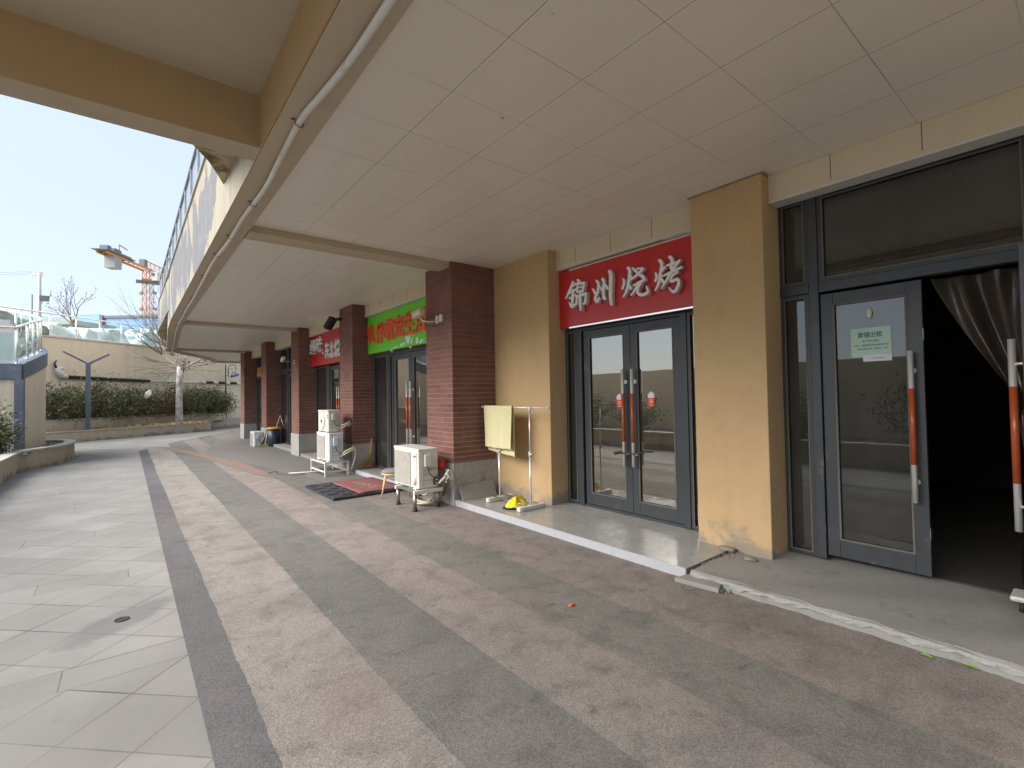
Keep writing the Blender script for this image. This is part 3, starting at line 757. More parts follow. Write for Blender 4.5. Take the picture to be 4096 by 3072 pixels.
def fedge(u, v):
    y = -3.76 - 5.8*v; xe = rough_edge(y)
    k = u*3
    j = .005*math.sin(y*41+u*7)+.004*math.sin(y*73)
    return [(xe-.012+j, y, .048+.010*math.sin(y*17)+.008*math.sin(y*47)), (xe-.010+j, y, .062), (xe+.004, y, .079), (xe+.022+.016*math.sin(y*23)*math.sin(y*5.3+1), y, .0868)][int(round(k))]
kf = MB(); kf.grid(lambda u, v: (rough_edge(-3.76-5.8*v)-.004*u*0-.002, -3.76-5.8*v, .08*u), 1, 110, False); kf.build('riser', 'step_conc', st)
pe.grid(fedge, 3, 110, False); pe.build('plaster_edge', 'plaster_edge', st)
eb2 = MB()
eb2.add([(.02, -3.76, 0), (1.1, -3.76, 0), (1.1, -3.76, .08), (.02, -3.76, .08)], [(0, 1, 2, 3)]); eb2.build('end_face', 'rubble', st)
for (y0, y1, lab) in ((.80, 3.95, 'white tiled doorstep behind the rubber mat'), (4.80, 8.03, 'low tiled doorstep behind the stacked air conditioners'), (8.9, 12.05, 'grey doorstep below the unsigned shopfront')):
    t = MB().box(.03 if y0 < 8 else .12, .75, y0, y1, .0, .088).build('doorstep', 'tile' if y0 < 8 else 'step_conc'); tag(t, lab, 'doorstep')
    if y0 < 8: MB().box(.018, .0298, y0, y1, 0, .0895).build('edge_tiles', 'tile_edge' if y0 < 4 else 'rubble', t)

# ================================================================== SIGNS
def stroke_poly(pts):
    P_ = [Vector((a/1000, b/1000)) for a, b, c in pts]; W = [c/1000*1.22 for a, b, c in pts]
    # subdivide with a Catmull-Rom curve
    Q = []; WW = []
    n_ = len(P_)
    for i in range(n_-1):
        p0 = P_[max(i-1, 0)]; p1 = P_[i]; p2 = P_[i+1]; p3 = P_[min(i+2, n_-1)]
        for k in range(5):
            t = k/5; Q.append(.5*((2*p1)+(p2-p0)*t+(2*p0-5*p1+4*p2-p3)*t*t+(3*p1-p0-3*p2+p3)*t**3)); WW.append(W[i]*(1-t)+W[i+1]*t)
    Q.append(P_[-1]); WW.append(W[-1])
    L, Rr = [], []
    for i, q in enumerate(Q):
        d = (Q[min(i+1, len(Q)-1)]-Q[max(i-1, 0)]).normalized(); nn = Vector((-d.y, d.x))
        L.append(q+nn*WW[i]/2); Rr.append(q-nn*WW[i]/2)
    d0 = (Q[0]-Q[1]).normalized(); d1 = (Q[-1]-Q[-2]).normalized()
    cap0 = [Q[0]+d0*WW[0]*.32]; cap1 = [Q[-1]+d1*WW[-1]*.35]
    return L + cap1 + Rr[::-1] + cap0
STROKES = [[(-1572,3106,38),(-1503,3004,33),(-1423,2905,11)],[(-1525,3041,22),(-1636,3077,27)],[(-1480,2966,24),(-1624,3000,29)],[(-1500,2898,24),(-1622,2923,27)],[(-1570,3006,33),(-1553,2861,35),(-1549,2793,33)],[(-1492,2843,13),(-1543,2775,31),(-1629,2821,13)],[(-1652,3123,25),(-1695,3075,33),(-1709,3053,16)],[(-1655,3072,24),(-1643,2956,27)],[(-1648,3055,22),(-1781,3058,27)],[(-1772,3057,30),(-1740,2938,29)],[(-1657,3008,16),(-1750,3013,18)],[(-1645,2953,20),(-1743,2960,22)],[(-1641,2910,25),(-1628,2789,25)],[(-1631,2896,24),(-1815,2911,28)],[(-1801,2910,29),(-1786,2796,29),(-1744,2786,18)],[(-1707,2967,27),(-1695,2810,34),(-1709,2700,20)],[(-1914,2951,18),(-1954,2891,31),(-1958,2864,12)],[(-1976,3049,23),(-2013,2994,35),(-1995,2893,31),(-1957,2829,38),(-1982,2781,44),(-2026,2818,17)],[(-2032,2960,17),(-2070,2910,29)],[(-2077,3054,29),(-2102,2994,36),(-2087,2842,34),(-2114,2786,34)],[(-2130,2963,17),(-2163,2906,29)],[(-2188,3126,31),(-2215,3057,44),(-2201,2813,41),(-2216,2696,25)],[(-2398,2987,15),(-2415,2934,30),(-2384,2865,26)],[(-2468,3104,28),(-2500,3056,36),(-2480,2929,33),(-2452,2836,31),(-2394,2762,13)],[(-2526,2985,28),(-2480,2929,13)],[(-2469,2915,16),(-2517,2840,31)],[(-2540,3087,16),(-2586,3038,27),(-2706,2925,27)],[(-2695,3046,24),(-2613,2992,29),(-2510,2948,15)],[(-2606,3062,19),(-2695,3046,21)],[(-2679,2970,21),(-2698,2910,24)],[(-2547,2871,19),(-2629,2892,26),(-2719,2910,21)],[(-2620,2894,26),(-2579,2821,27),(-2509,2763,13)],[(-2667,2893,25),(-2618,2830,24),(-2612,2775,27),(-2663,2742,29),(-2752,2758,27),(-2729,2833,11)],[(-2853,2961,14),(-2870,2915,28),(-2849,2865,23)],[(-2906,3094,26),(-2940,3040,32),(-2916,2929,31),(-2894,2833,29),(-2843,2758,12)],[(-2978,3000,26),(-2924,2943,14)],[(-2909,2907,14),(-2960,2826,31)],[(-3036,3101,27),(-3071,3055,33),(-3053,2961,26)],[(-2999,3011,17),(-3080,3012,25),(-3155,3025,19)],[(-2940,2901,18),(-3069,2927,26),(-3190,2954,19)],[(-3168,3033,22),(-3096,2967,27),(-3017,2870,27),(-2926,2764,11)],[(-3068,2882,18),(-3140,2912,22)],[(-3072,2881,20),(-3050,2825,24),(-3129,2832,25)],[(-3129,2840,25),(-3149,2791,30),(-3122,2729,31),(-3080,2703,27),(-3022,2759,9)]]
sg = thing('shop_sign', 'large red sign with raised white brush letters over double doors', 'sign', (1.0, -2.3, 2.9), 'signs over the shopfronts')
MB().box(1.0, 1.06, -3.388, -1.243, 2.515, 3.305).build('panel', 'sign_red', sg)
MB().box(.985, 1.0, -3.388, -1.45, 3.285, 3.31).build('trim', 'led_tube', sg, bevel=.004); MB().box(.985, 1.0, -3.388, -1.43, 2.497, 2.522).build('trim', 'led_tube', sg, bevel=.004)
MB().box(.975, 1.0, -3.388, -2.95, 3.318, 3.328).build('trim', 'white_paint', sg)
cuts = [0, 16, 22, 33, len(STROKES)]
for ci in range(4):
    fm, bm = MB(), MB()
    for k, stv in enumerate(STROKES[cuts[ci]:cuts[ci+1]]):
        poly = stroke_poly(stv); poly = [(p.x, p.y) for p in poly]
        A = sum(poly[i][0]*poly[(i+1) % len(poly)][1]-poly[(i+1) % len(poly)][0]*poly[i][1] for i in range(len(poly)))
        if A > 0: poly = poly[::-1]
        e = .0006*k
        fm.xprism(poly, .937-e, .9435-e*.2); bm.xprism(poly, .9437-e*.15, .992+e*.1)
    lo = bm.build('letter', 'letter_side', sg); fm.build('letter_face', 'letter_white', lo)

sg = thing('shop_sign', 'bright green sign with bubbly orange letters and printed white flowers', 'sign', (.34, 2.4, 2.9), 'signs over the shopfronts')
MB().box(.335, .42, .783, 3.985, 2.54, 3.335).build('panel', 'sign_green', sg)
gt = '玖伴萌宠生活'; pitch = .437
for i, chh in enumerate(gt):
    yl = 3.945 - i*pitch; dz = (.0, -.02, -.005, .01, .015, .02)[i]
    m1 = MB()
    for a in range(8): text_on_x(m1, chh, .3345-.0004*a, yl+.014*math.cos(a*.785)+.004, yl-.415+.014*math.cos(a*.785)-.004, 2.735+dz+.015*math.sin(a*.785), 3.165+dz+.015*math.sin(a*.785), .011, .02)
    lo = m1.build('letter', 'letter_edge', sg)
    m2 = MB()
    for a in range(8): text_on_x(m2, chh, .318-.0004*a, yl+.007*math.cos(a*.785), yl-.41+.007*math.cos(a*.785), 2.745+dz+.008*math.sin(a*.785), 3.155+dz+.008*math.sin(a*.785), .012, .02)
    m2.build('letter_face', 'letter_red', lo)
# printed flower at the lower right of the panel
fl = MB()
def petal(cy, cz, L, Wd, a, x):
    p = []
    for k in range(14):
        t = 2*math.pi*k/14; u = L*math.cos(t)/2; v = Wd*math.sin(t)/2*(1-.35*math.cos(t)); p.append((cy-(u*math.cos(a)-v*math.sin(a)), cz+u*math.sin(a)+v*math.cos(a)))
    fl.xprism(p, x, x+.003)
for i, q in enumerate([(2.02, 2.72, .20, .10, 1.2), (2.12, 2.68, .22, .12, 2.4), (1.93, 2.64, .16, .07, .9), (2.3, 2.60, .24, .06, .15), (1.72, 2.62, .13, .10, 1.4), (1.55, 2.59, .16, .06, .3), (2.6, 2.57, .3, .03, .1)]):
    fl = MB(); petal(*q, .3305-.0004*i); fl.build('printed_flower', 'leaf_art', sg)
for yy in (2.75, 1.95):
    MB().lathe([(.02, 0), (.032, .03), (.03, .05), (.008, .06)], (.318, yy, 2.49), 12).build('spot_lamp', 'cream_plastic', sg)

sg = thing('shop_sign', 'red sign with staggered white letters between two brick pillars', 'sign', (.34, 6.4, 2.9), 'signs over the shopfronts')
MB().box(.335, .42, 4.783, 8.097, 2.50, 3.345).build('panel', 'sign_red', sg)
for chh, yl, z0, z1, wd in (('细', 8.06, 2.83, 3.25, .52), ('味', 7.47, 2.84, 3.27, .50), ('·', 6.93, 2.76, 2.84, .08), ('东', 6.74, 2.62, 3.06, .36), ('北', 6.36, 2.62, 3.03, .30), ('烧', 6.0, 2.62, 3.06, .40)):
    m1 = MB(); text_on_x(m1, chh, .334, yl, yl-wd, z0, z1, .045, .02); lo = m1.build('letter', 'letter_side', sg)
    m2 = MB(); text_on_x(m2, chh, .2885, yl, yl-wd, z0, z1, .006, .02); m2.build('letter_face', 'letter_white', lo)

sg = thing('shop_sign', 'small yellow and red sign half hidden behind the farthest brick pillars', 'sign', (.44, 14.5, 2.7), 'signs over the shopfronts')
MB().box(.425, .455, 12.9, 15.80, 2.545, 2.885).build('panel', 'sign_yellow', sg)
mk = MB()
for yy, z0, z1, ww in ((15.62, 2.6, 2.84, .05), (15.5, 2.6, 2.84, .05), (15.38, 2.6, 2.84, .05)): mk.box(.421, .4248, yy-ww, yy, z0, z1)
for zz in (2.62, 2.71, 2.80): mk.box(.4195, .4208, 15.33, 15.62, zz, zz+.02)
mk.box(.4212, .4248, 12.92, 15.2, 2.56, 2.87); mk.build('printed_characters', 'handle_wood', sg)
# ================================================================== THINGS ALONG THE SHOPFRONT
def ac_unit(name, label, x, y0, y1, z0, z1, d, cas, style, group='outdoor air conditioner units'):
    """front faces -X; pipes and valve cover on the end that faces -Y"""
    t = thing(name, label, 'air conditioner', (x+d/2, (y0+y1)/2, z0), group)
    W = y1-y0; H = z1-z0
    MB().box(x, x+d, y0, y1, z0+.012, z1).build('casing', cas, t, bevel=.014, seg=3)
    MB().box(x-.006, x+d+.006, y0-.006, y1+.006, z1-.028, z1+.004).build('top_cover', cas, t, bevel=.012, seg=3)
    for yy in (y0+.06, y1-.14): MB().box(x-.012, x+d+.012, yy, yy+.08, z0-.004, z0+.016).build('foot', cas, t)
    if style == 'panel':
        MB().box(x-.012, x+.002, y0+.30*W, y1-.03, z0+.07*H, z1-.10*H).build('front_grille', 'ac_screen', t, bevel=.012, seg=3)
        MB().box(x-.009, x+.002, y0+.045, y0+.27*W, z0+.06*H, z1-.08*H).build('front_panel', cas, t, bevel=.006)
    elif style == 'fan':
        cy, cz, rr = y0+.60*W, z0+.5*H, .40*H
        Mx = Matrix(((0, 0, -1), (0, 1, 0), (1, 0, 0)))
        MB().lathe([(rr, 0), (rr, .012), (rr*.96, .02), (rr*.92, .012)], (x-.001, cy, cz), 32, Mx).build('fan_surround', cas, t)
        MB().lathe([(rr*.93, .002), (rr*.93, .004)], (x-.001, cy, cz), 32, Mx).build('fan_opening', 'cable_dark', t)
        g = MB()
        for k in range(1, 9):
            r = rr*.92*k/8; g.tube([(x-.012, cy+r*math.cos(a*R(15)), cz+r*math.sin(a*R(15))) for a in range(25)], .0025, 4, False)
        for k in range(8):
            a = k*R(45); g.tube([(x-.012, cy, cz), (x-.012, cy+rr*.93*math.cos(a), cz+rr*.93*math.sin(a))], .003, 4)
        g.build('fan_guard', 'white_paint', t)
        MB().lathe([(rr*.2, 0), (rr*.18, .02)], (x-.002, cy, cz), 16, Mx).build('fan_hub', 'copper_dark', t)
    # end with the valve cover
    y = y0-.006
    MB().box(x+.27*d, x+.60*d, y-.034, y0, z0+.56*H, z1-.14*H).build('valve_cover', cas, t, bevel=.01, seg=3)
    for q in (.22, .36, .46): MB().box(x+.25*d, x+.88*d, y-.001, y0, z0+q*H, z0+q*H+.004).build('pressed_rib', 'ac_screen', t)
    MB().box(x+.2*d, x+.215*d, y-.001, y0, z0+.08*H, z1-.08*H).build('panel_seam', 'ac_screen', t)
    sc_ = MB()
    for a, b in ((.12, .97), (.9, .97), (.12, .03), (.9, .03)): sc_.lathe([(.006, 0), (.005, .004)], (x+a*d, y+.001, z0+b*H), 8, Matrix(((1, 0, 0), (0, 0, -1), (0, 1, 0))))
    sc_.build('screws', 'copper_dark', t)
    MB().tube([(x+.42*d, y-.02, z0+.56*H), (x+.46*d, y-.03, z0+.42*H), (x+.62*d, y-.035, z0+.31*H), (x+.82*d, y-.04, z0+.30*H), (x+1.05*d, y-.02, z0+.36*H)], .007, 6).build('cable', 'cable_dark', t)
    v = MB().box(x+.72*d, x+.96*d, y-.02, y0, z0+.09*H, z0+.27*H)
    v.build('valve_plate', 'copper_dark' if style == 'panel' else 'steel_dull', t, bevel=.004)
    for zz in (.13, .22):
        MB().tube([(x+.84*d, y-.01, z0+zz*H), (x+.84*d, y-.06, z0+zz*H)], .012, 8).build('valve', 'steel_dull', t)
    return t

# nearest unit, on a low steel stand with round legs
S = thing('equipment_stand', 'low stand with round steel legs under the nearest air conditioner', 'stand', (-.4, .36, 0), 'air conditioner stands')
for yy in (.02, .61): MB().box(-.63, -.18, yy, yy+.045, .242, .290).build('rail', 'white_paint', S, bevel=.003)
MB().box(-.60, -.575, .065, .61, .255, .285).build('cross_rail', 'steel_dull', S); MB().box(-.235, -.21, .065, .61, .255, .285).build('cross_rail', 'steel_dull', S)
for q in ((-.6, .07), (-.58, .64), (-.21, .12), (-.22, .65)):
    l = MB().tube([(*q, .03), (*q, .242)], .026, 16).build('leg', 'steel_dull', S)
    MB().lathe([(.030, 0), (.036, .004), (.036, .02), (.030, .045)], (*q, 0), 16).build('rubber_foot', 'black', l)
A = ac_unit('air_conditioner', 'aged cream air conditioner unit standing nearest on round steel legs', -.55, .045, .83, .294, .862, .31, 'ac_casing', 'panel')
lg = MB(); text_on_x(lg, 'GREE', -.5615, .195, .10, .745, .768, .002, .01); lg.build('logo', 'sign_blue', A)
for k, (q, m) in enumerate((([(.205, .35), (.10, .475), (.10, .455), (.185, .35)], 'tag_red'), ([(.17, .35), (.10, .44), (.10, .37), (.115, .35)], 'sign_blue'))):
    MB().xprism(q, -.5605-.0005*k, -.559).build('corner_emblem', m, A)
mk = MB(); text_on_x(mk, '3Jt..:', 0, 0, 1, 0, 1, .001); 
# hand lettering on the end panel
hl = MB()
for xx, zz, ll, an in ((-.40, .575, .03, .3), (-.385, .565, .035, -.9), (-.365, .578, .025, .1), (-.345, .57, .03, 1.3), (-.325, .58, .03, .2), (-.30, .58, .018, 0), (-.275, .585, .02, .1), (-.275, .572, .02, .1)):
    hl.obox((xx, .0385, zz), (ll, .001, .006), Matrix.Rotation(-an, 3, 'Y'))
hl.build('pen_marks', 'ink', A)
t = thing('drain_hose', 'coiled beige hose lying under the nearest air conditioner', 'hose', (-.3, .38, 0))
hp = []
for k in range(46):
    a = k*R(17); r = .15 + .012*math.sin(a*.37); hp.append((-.27+r*math.cos(a)*.8, .40+r*math.sin(a)*1.25, .024 + .0016*k + .01*math.sin(a*1.7)))
MB().tube(hp, .0155, 8).build('coil', 'beige_hose', t)
MB().tube([hp[-1], (-.16, .3, .22), (-.18, .12, .36), (-.2, .02, .40)], .013, 8).build('riser', 'beige_hose', t)
def blob(mb, c, rx, ry, rz, seed, n=14, amp=.25):
    r_ = random.Random(seed); ph = [r_.uniform(0, 6) for _ in range(6)]
    def fn(u, v):
        a = u*2*math.pi; b = (v-.5)*math.pi
        k = 1+amp*(math.sin(3*a+ph[0])*math.sin(2*b+ph[1])*.6+math.sin(5*a+ph[2]+3*b)*.3+math.sin(7*b+ph[3]+2*a)*.25)*math.cos(b)
        return (c[0]+rx*k*math.cos(a)*math.cos(b), c[1]+ry*k*math.sin(a)*math.cos(b), c[2]+rz*k*math.sin(b))
    mb.grid(fn, n*2, n)
m = MB(); blob(m, (-.13, .16, .60), .075, .09, .085, 4); tag(m.build('plastic_bag', 'red_plastic'), 'crumpled red plastic bag stuffed behind the nearest air conditioner', 'bag')
t = thing('pipe_bundle', 'pipes wrapped in white cloth behind the nearest air conditioner', 'pipe', (-.15, .03, .5))
MB().tube([(-.26, -.01, .36), (-.22, -.05, .42), (-.15, -.06, .48), (-.08, -.02, .51), (-.06, .08, .48), (-.05, .2, .35), (-.04, .3, .1)], .018, 8).build('pipe', 'white_cloth', t)
def ragf(u, v):
    return (-.19+.12*u+.02*math.sin(9*v+5*u), -.075+.02*math.sin(u*14)+.03*(1-v)*0, .56-.20*v*(1-.35*math.sin(u*3.3))-.02*u)
g = MB(); g.grid(ragf, 14, 10); g.build('rag', 'white_cloth', t, solid=.006)

# stool
t = thing('stool', 'wooden stool with round grey cushion behind the nearest air conditioner', 'stool', (-.32, 1.33, 0))
for q in ((-.60, 1.21), (-.40, 1.66), (-.20, 1.02), (-.05, 1.47)):
    tp = (-.32+(q[0]+.32)*.62, 1.33+(q[1]-1.33)*.62, .352); MB().tube([(*q, 0), tp], [.012, .017], 10).build('leg', 'wood', t)
MB().lathe([(.19, .345), (.205, .35), (.205, .372), (.19, .378)], (-.32, 1.33, 0), 32).build('seat', 'wood', t)
MB().lathe([(.19, .3785), (.203, .39), (.203, .405), (.17, .425), (.05, .433)], (-.32, 1.33, 0), 32).build('cushion', 'grey_cushion', t)

# mats
t = thing('rubber_mat', 'thick black rubber mat with raised checker blocks on the pavement', 'mat', (-.55, 2.3, .012))
MB().box(-1.235, -.005, 1.54, 3.06, .008, .043).build('base', 'black_mat', t, bevel=.006)
cb = MB()
for i in range(7):
    for j in range(9):
        if (i+j) % 2 == 0: cb.box(-1.215+i*.172, -1.215+i*.172+.165, 1.56+j*.165, 1.56+j*.165+.158, .043, .051)
cb.build('raised_blocks', 'mat_block', t)
t = thing('carpet_mat', 'worn red carpet mat lying on the black rubber mat', 'mat', (-.4, 2.3, .052))
def rm(u, v): return (-.80+.79*u, 1.60+1.34*v+.03*u, .0535+.004*math.sin(6*u+5*v))
g = MB(); g.grid(rm, 10, 10); g.build('pile', 'red_mat', t, solid=-.006)
wm = MB()
for k in range(9):
    wm.obox((-.42+.05*math.sin(k*2.3), 1.95+.085*k, .0595), (.13+.05*math.sin(k*1.7), .016, .0012), Matrix.Rotation(.5*math.sin(k*3.1), 3, 'Z')); 
wm.build('faded_lettering', 'dusty' if 'dusty' in MT else 'letter_side', t)

# stacked units by the second pillar
S = thing('equipment_stand', 'white welded frame stand under the two stacked air conditioners', 'stand', (-.34, 4.4, 0), 'air conditioner stands')
X0, X1_, Y0, Y1 = -.59, -.13, 3.97, 4.9
for q in ((X0, Y0), (X0, Y1), (X1_, Y0), (X1_, Y1)): MB().box(q[0]-.018, q[0]+.018, q[1]-.018, q[1]+.018, 0, .295).build('leg', 'white_paint', S, bevel=.003)
for a, b in (((X0, Y0), (X0, Y1)), ((X1_, Y0), (X1_, Y1)), ((X0, Y0), (X1_, Y0)), ((X0, Y1), (X1_, Y1))):
    d = Vector(b)-Vector(a); d.normalize(); a_ = Vector(a)+d*.018; b_ = Vector(b)-d*.018
    for zz in (.279, .10): MB().beam((a_.x, a_.y, zz), (b_.x, b_.y, zz), .026).build('rail', 'white_paint', S)
MB().beam((X0+.02, Y0+.3, .30), (X1_-.02, Y0+.3, .30), .03).build('rail', 'white_paint', S)
ac_unit('air_conditioner', 'larger white air conditioner, lower of the stack on the white frame', -.52, 3.95, 4.76, .30, .882, .29, 'ac_casing_new', 'panel')
Aw = bpy.data.objects['air_conditioner.001']
q = MB(); q.xprism([(4.07, .80), (4.035, .775), (4.05, .77), (4.025, .735), (4.06, .762), (4.045, .768)], -.5305, -.5292)
q.box(-.5305, -.5292, 4.02, 4.075, .722, .728); q.build('logo', 'sign_blue', Aw)
for k in range(2): MB().tube([(-.30+k*.02, 3.93, .40+k*.05), (-.2, 3.86, .46+k*.05), (-.06, 3.82, .54+k*.04), (.0, 3.84, .48), (-.02, 3.88, .3), (-.06, 3.94, .12)], .018, 8).build('insulated_pipe', 'beige_hose', Aw)
ac_unit('air_conditioner', 'smaller air conditioner with round fan, on top of the stacked pair', -.505, 4.03, 4.70, .898, 1.352, .24, 'ac_casing', 'fan')
At = bpy.data.objects['air_conditioner.002']
for k in range(2): MB().tube([(-.30, 4.01, .98+k*.05), (-.2, 3.97, 1.0+k*.05), (-.09, 3.96, 1.09+k*.02), (-.05, 3.98, 1.06), (-.12, 4.0, 1.0)], .014, 8).build('insulated_pipe', 'white_cloth', At)
MB().box(-.512, -.5045, 4.05, 4.10, 1.24, 1.26).build('sticker', 'tag_red', At); MB().box(-.512, -.5045, 4.05, 4.10, 1.20, 1.22).build('sticker', 'tag_red', At)
ac_unit('air_conditioner', 'small white air conditioner on the ground beside the farthest pillars', -.38, 12.1, 12.78, .0, .5, .27, 'ac_casing_new', 'panel')
Af = bpy.data.objects['air_conditioner.003']
for k in range(3): MB().tube([(-.16, 12.08, .12+k*.03), (-.1, 12.02, .3), (-.06, 12.03, .46-k*.03), (-.02, 12.06, .38), (-.02, 12.1, .1)], .016, 6).build('insulated_pipe', 'beige_hose', Af)

# dust bin, mop, brooms
t = thing('dustbin', 'navy blue dustbin with orange lid by the third brick pillar', 'bin', (.17, 11.82, 0))
MB().lathe([(.15, 0), (.16, .01), (.205, .60), (.2, .60)], (.17, 11.82, 0), 24).build('body', 'navy', t)
MB().lathe([(.235, .592), (.238, .62), (.20, .655), (.05, .662)], (.17, 11.82, 0), 24).build('lid', 'orange_plastic', t)
t = thing('mop', 'mop with yellow handle leaning behind the dustbin', 'mop', (.2, 11.95, .09))
MB().tube([(.12, 12.06, .11), (.40, 11.93, 1.04)], .014, 8).build('handle', 'yellow_stick', t); MB().tube([(.40, 11.93, 1.04), (.455, 11.7, .66)], .008, 6).build('lever', 'steel', t)
m = MB(); blob(m, (.14, 12.02, .15), .07, .05, .06, 9); m.build('mop_head', 'white_cloth', t)
t = thing('broom', 'yellow green bristle broom lying against the farthest small air conditioner', 'broom', (-.02, 11.8, 0), 'brooms')
MB().tube([(-.1, 11.86, .10), (.03, 12.0, .62)], .011, 8).build('handle', 'letter_white', t)
bm = MB()
for k in range(60):
    a = rnd.uniform(-1, 1); b = rnd.uniform(-1, 1); bm.tube([(-.1+.02*a, 11.86+.02*b, .12), (-.15+.12*a, 11.78+.08*b, .008)], [.004, .0025], 3, False)
bm.build('bristles', 'green_bristle', t)
t = thing('broom', 'straw broom leaning upright against the pillar beside the green sign', 'broom', (.3, 3.95, .09), 'brooms')
bm = MB()
for k in range(260):
    a = rnd.uniform(-1, 1); b = rnd.uniform(-1, 1); x1 = .27+.19*a-.02
    bm.tube([(.355+.022*b, 3.945+.015*a, .42+.03*b), (.33+.07*a, 3.935+.02*b, .30), (x1, 3.92+.035*b, .095+.03*rnd.random()+.05*max(0, -a)*0)], [.005, .004, .003], 3, False)
bm.build('head', 'straw', t)
MB().tube([(.355, 3.945, .36), (.375, 3.955, .52), (.395, 3.965, .72)], [.034, .026, .018], 10).build('handle', 'straw', t)
tw = MB()
for k in range(8): tw.tube([(.36+.004*k+.03*math.cos(a*R(45)), 3.948+.002*k+.03*math.sin(a*R(45)), .40+.036*k) for a in range(9)], .004, 4, False)
tw.build('binding', 'twine', t)

# towel rack with towel
t = thing('towel_rack', 'free standing chrome clothes rail with white plastic feet', 'rack', (.46, -.83, .089))
bar = 1.43
for y, x0, x1, xm in ((-.47, .25, .72, .48), (-1.21, .21, .66, .43)):
    MB().prism([(x0, y-.032), (x0+.03, y-.042), (x1-.03, y-.042), (x1, y-.032), (x1, y+.032), (x1-.03, y+.042), (x0+.03, y+.042), (x0, y+.032)], .09, .145).build('foot', 'white_paint', t, bevel=.008)
    p = MB().tube([(xm, y, .145), (xm, y, .80)], .0135, 12).build('upright', 'steel', t)
    MB().tube([(xm, y, .80), (xm+.005, y, bar-.03)], .0105, 12).build('upright', 'steel', t)
    c_ = MB().tube([(xm, y, .775), (xm, y, .85)], .019, 12); c_.tube([(xm, y, .815), (xm, y-.05, .815)], .013, 10); c_.build('collar', 'white_paint', t)
    c_ = MB().tube([(xm+.005, y-.05, bar), (xm+.005, y+.05, bar)], .017, 12); c_.tube([(xm+.005, y, bar-.06), (xm+.005, y, bar)], .016, 12); c_.build('tee_joint', 'white_paint', t)
MB().tube([(.485, -.07, bar), (.435, -1.57, bar)], .0095, 12).build('rail', 'steel', t)
for q in ((.485, -.07), (.435, -1.57)): MB().tube([(q[0], q[1]-.02, bar), (q[0], q[1]+.02, bar)], .015, 12).build('end_cap', 'white_paint', t)
for xx in (.36, .55): MB().tube([(xx, -.47, .16), (xx-.03, -1.21, .16)], .009, 10).build('cross_tube', 'steel_dull', t)
def towel(u, v):
    # v 0..1 front hem over the rail to back hem ; u along the rail
    y = -.13 - .71*u; front = .605; back = .66+.05*u
    s_ = v*(front+back+.04)
    if s_ < front: z = bar+.014-(front-s_); x = -.022
    elif s_ < front+.04:
        a = (s_-front)/.04*math.pi; z = bar+.014*1+.012*math.sin(a); x = -.022*math.cos(a)
    else: z = bar+.014-(s_-front-.04); x = .022
    drop = bar-z
    fold = .018*math.sin(u*9+.6)*min(1, drop*2.2) + .012*math.sin(u*21+2)*min(1, drop*2)
    xr = .483-.034*u
    sk = .03*drop*(u-.3)
    return (xr+x+fold*(1 if x < 0 else .5)+(0.03*drop if x > 0 else -.02*drop), y+sk, z)
g = MB(); g.grid(towel, 40, 70); o = g.build('towel', 'towel', None, solid=.006)
tag(o, 'pale yellow towel draped over the chrome clothes rail', 'towel')
t = thing('cleaning_cloth', 'bright yellow cloth with black rim lying at the foot of the clothes rail', 'cloth', (.36, -1.03, .09))
def cloth(u, v):
    a = u*2*math.pi; r = v
    h = .115*(1-r**2.2)*(1+.35*math.sin(2*a+1)+.2*math.sin(5*a)*r) + .012*math.sin(7*a)*r
    return (.37+.19*r*math.cos(a)*(1+.1*math.sin(3*a)), -1.0+.13*r*math.sin(a), .094+max(0, h))
g = MB(); g.grid(cloth, 40, 12); g.build('cloth', 'yellow_cloth', t)
rim = [(.37+.195*math.cos(a*R(10))*(1+.1*math.sin(3*a*R(10))), -1.0+.136*math.sin(a*R(10)), .102+.012*max(0, math.sin(7*a*R(10)))) for a in range(8, 25)]
MB().tube(rim, .013, 6).build('rim', 'black', t)
m = MB(); m.add([(.04, -.185, .0895), (.64, -.19, .0895), (.66, -.045, .315), (.05, -.04, .285)], [(0, 1, 2, 3)])
tag(m.build('stone_board', 'slab', None, solid=.02), 'thin grey board leaning against the granite base of the nearest brick pillar', 'board')

# door stickers, notice, lock
for k, (y, z) in enumerate(((-2.155, 1.515), (-2.625, 1.535))):
    t = thing('door_sticker', 'red pull sticker on the %s glass of the double doors' % ('left door', 'right door')[k], 'sticker', (1.128, y, z-.07), 'pull stickers on the double doors')
    xx = 1.1275
    MB().box(xx-.001, xx, y-.045, y+.045, z-.095, z+.005).build('label', 'tag_red', t)
    MB().xprism([(y+.045, z+.0055), (y-.045, z+.0055), (y-.045, z+.05), (y, z+.085), (y+.045, z+.05)], xx-.001, xx).build('label_top', 'paper_white', t)
    m = MB(); text_on_x(m, '拉', xx-.0012, y+.026, y-.026, z-.058, z-.006, .0006, .01); m.build('character', 'tag_gold', t)
    MB().box(xx-.0018, xx-.0012, y-.018, y+.018, z-.083, z-.077).build('small_print', 'paper_white', t)
t = thing('notice', 'pale green paper notice with printed characters taped inside the open shop door', 'notice', (1.146, -4.79, 1.85))
xn = 1.1465
MB().add([], []).box(xn-.001, xn, -4.932, -4.652, 1.872, 2.118).build('paper', 'paper_green', t)
m = MB(); text_on_x(m, '商铺出租', xn-.0012, -4.702, -4.872, 2.035, 2.083, .0006, .012); m.build('heading', 'ink', t)
sm_ = MB()
r_ = random.Random(2)
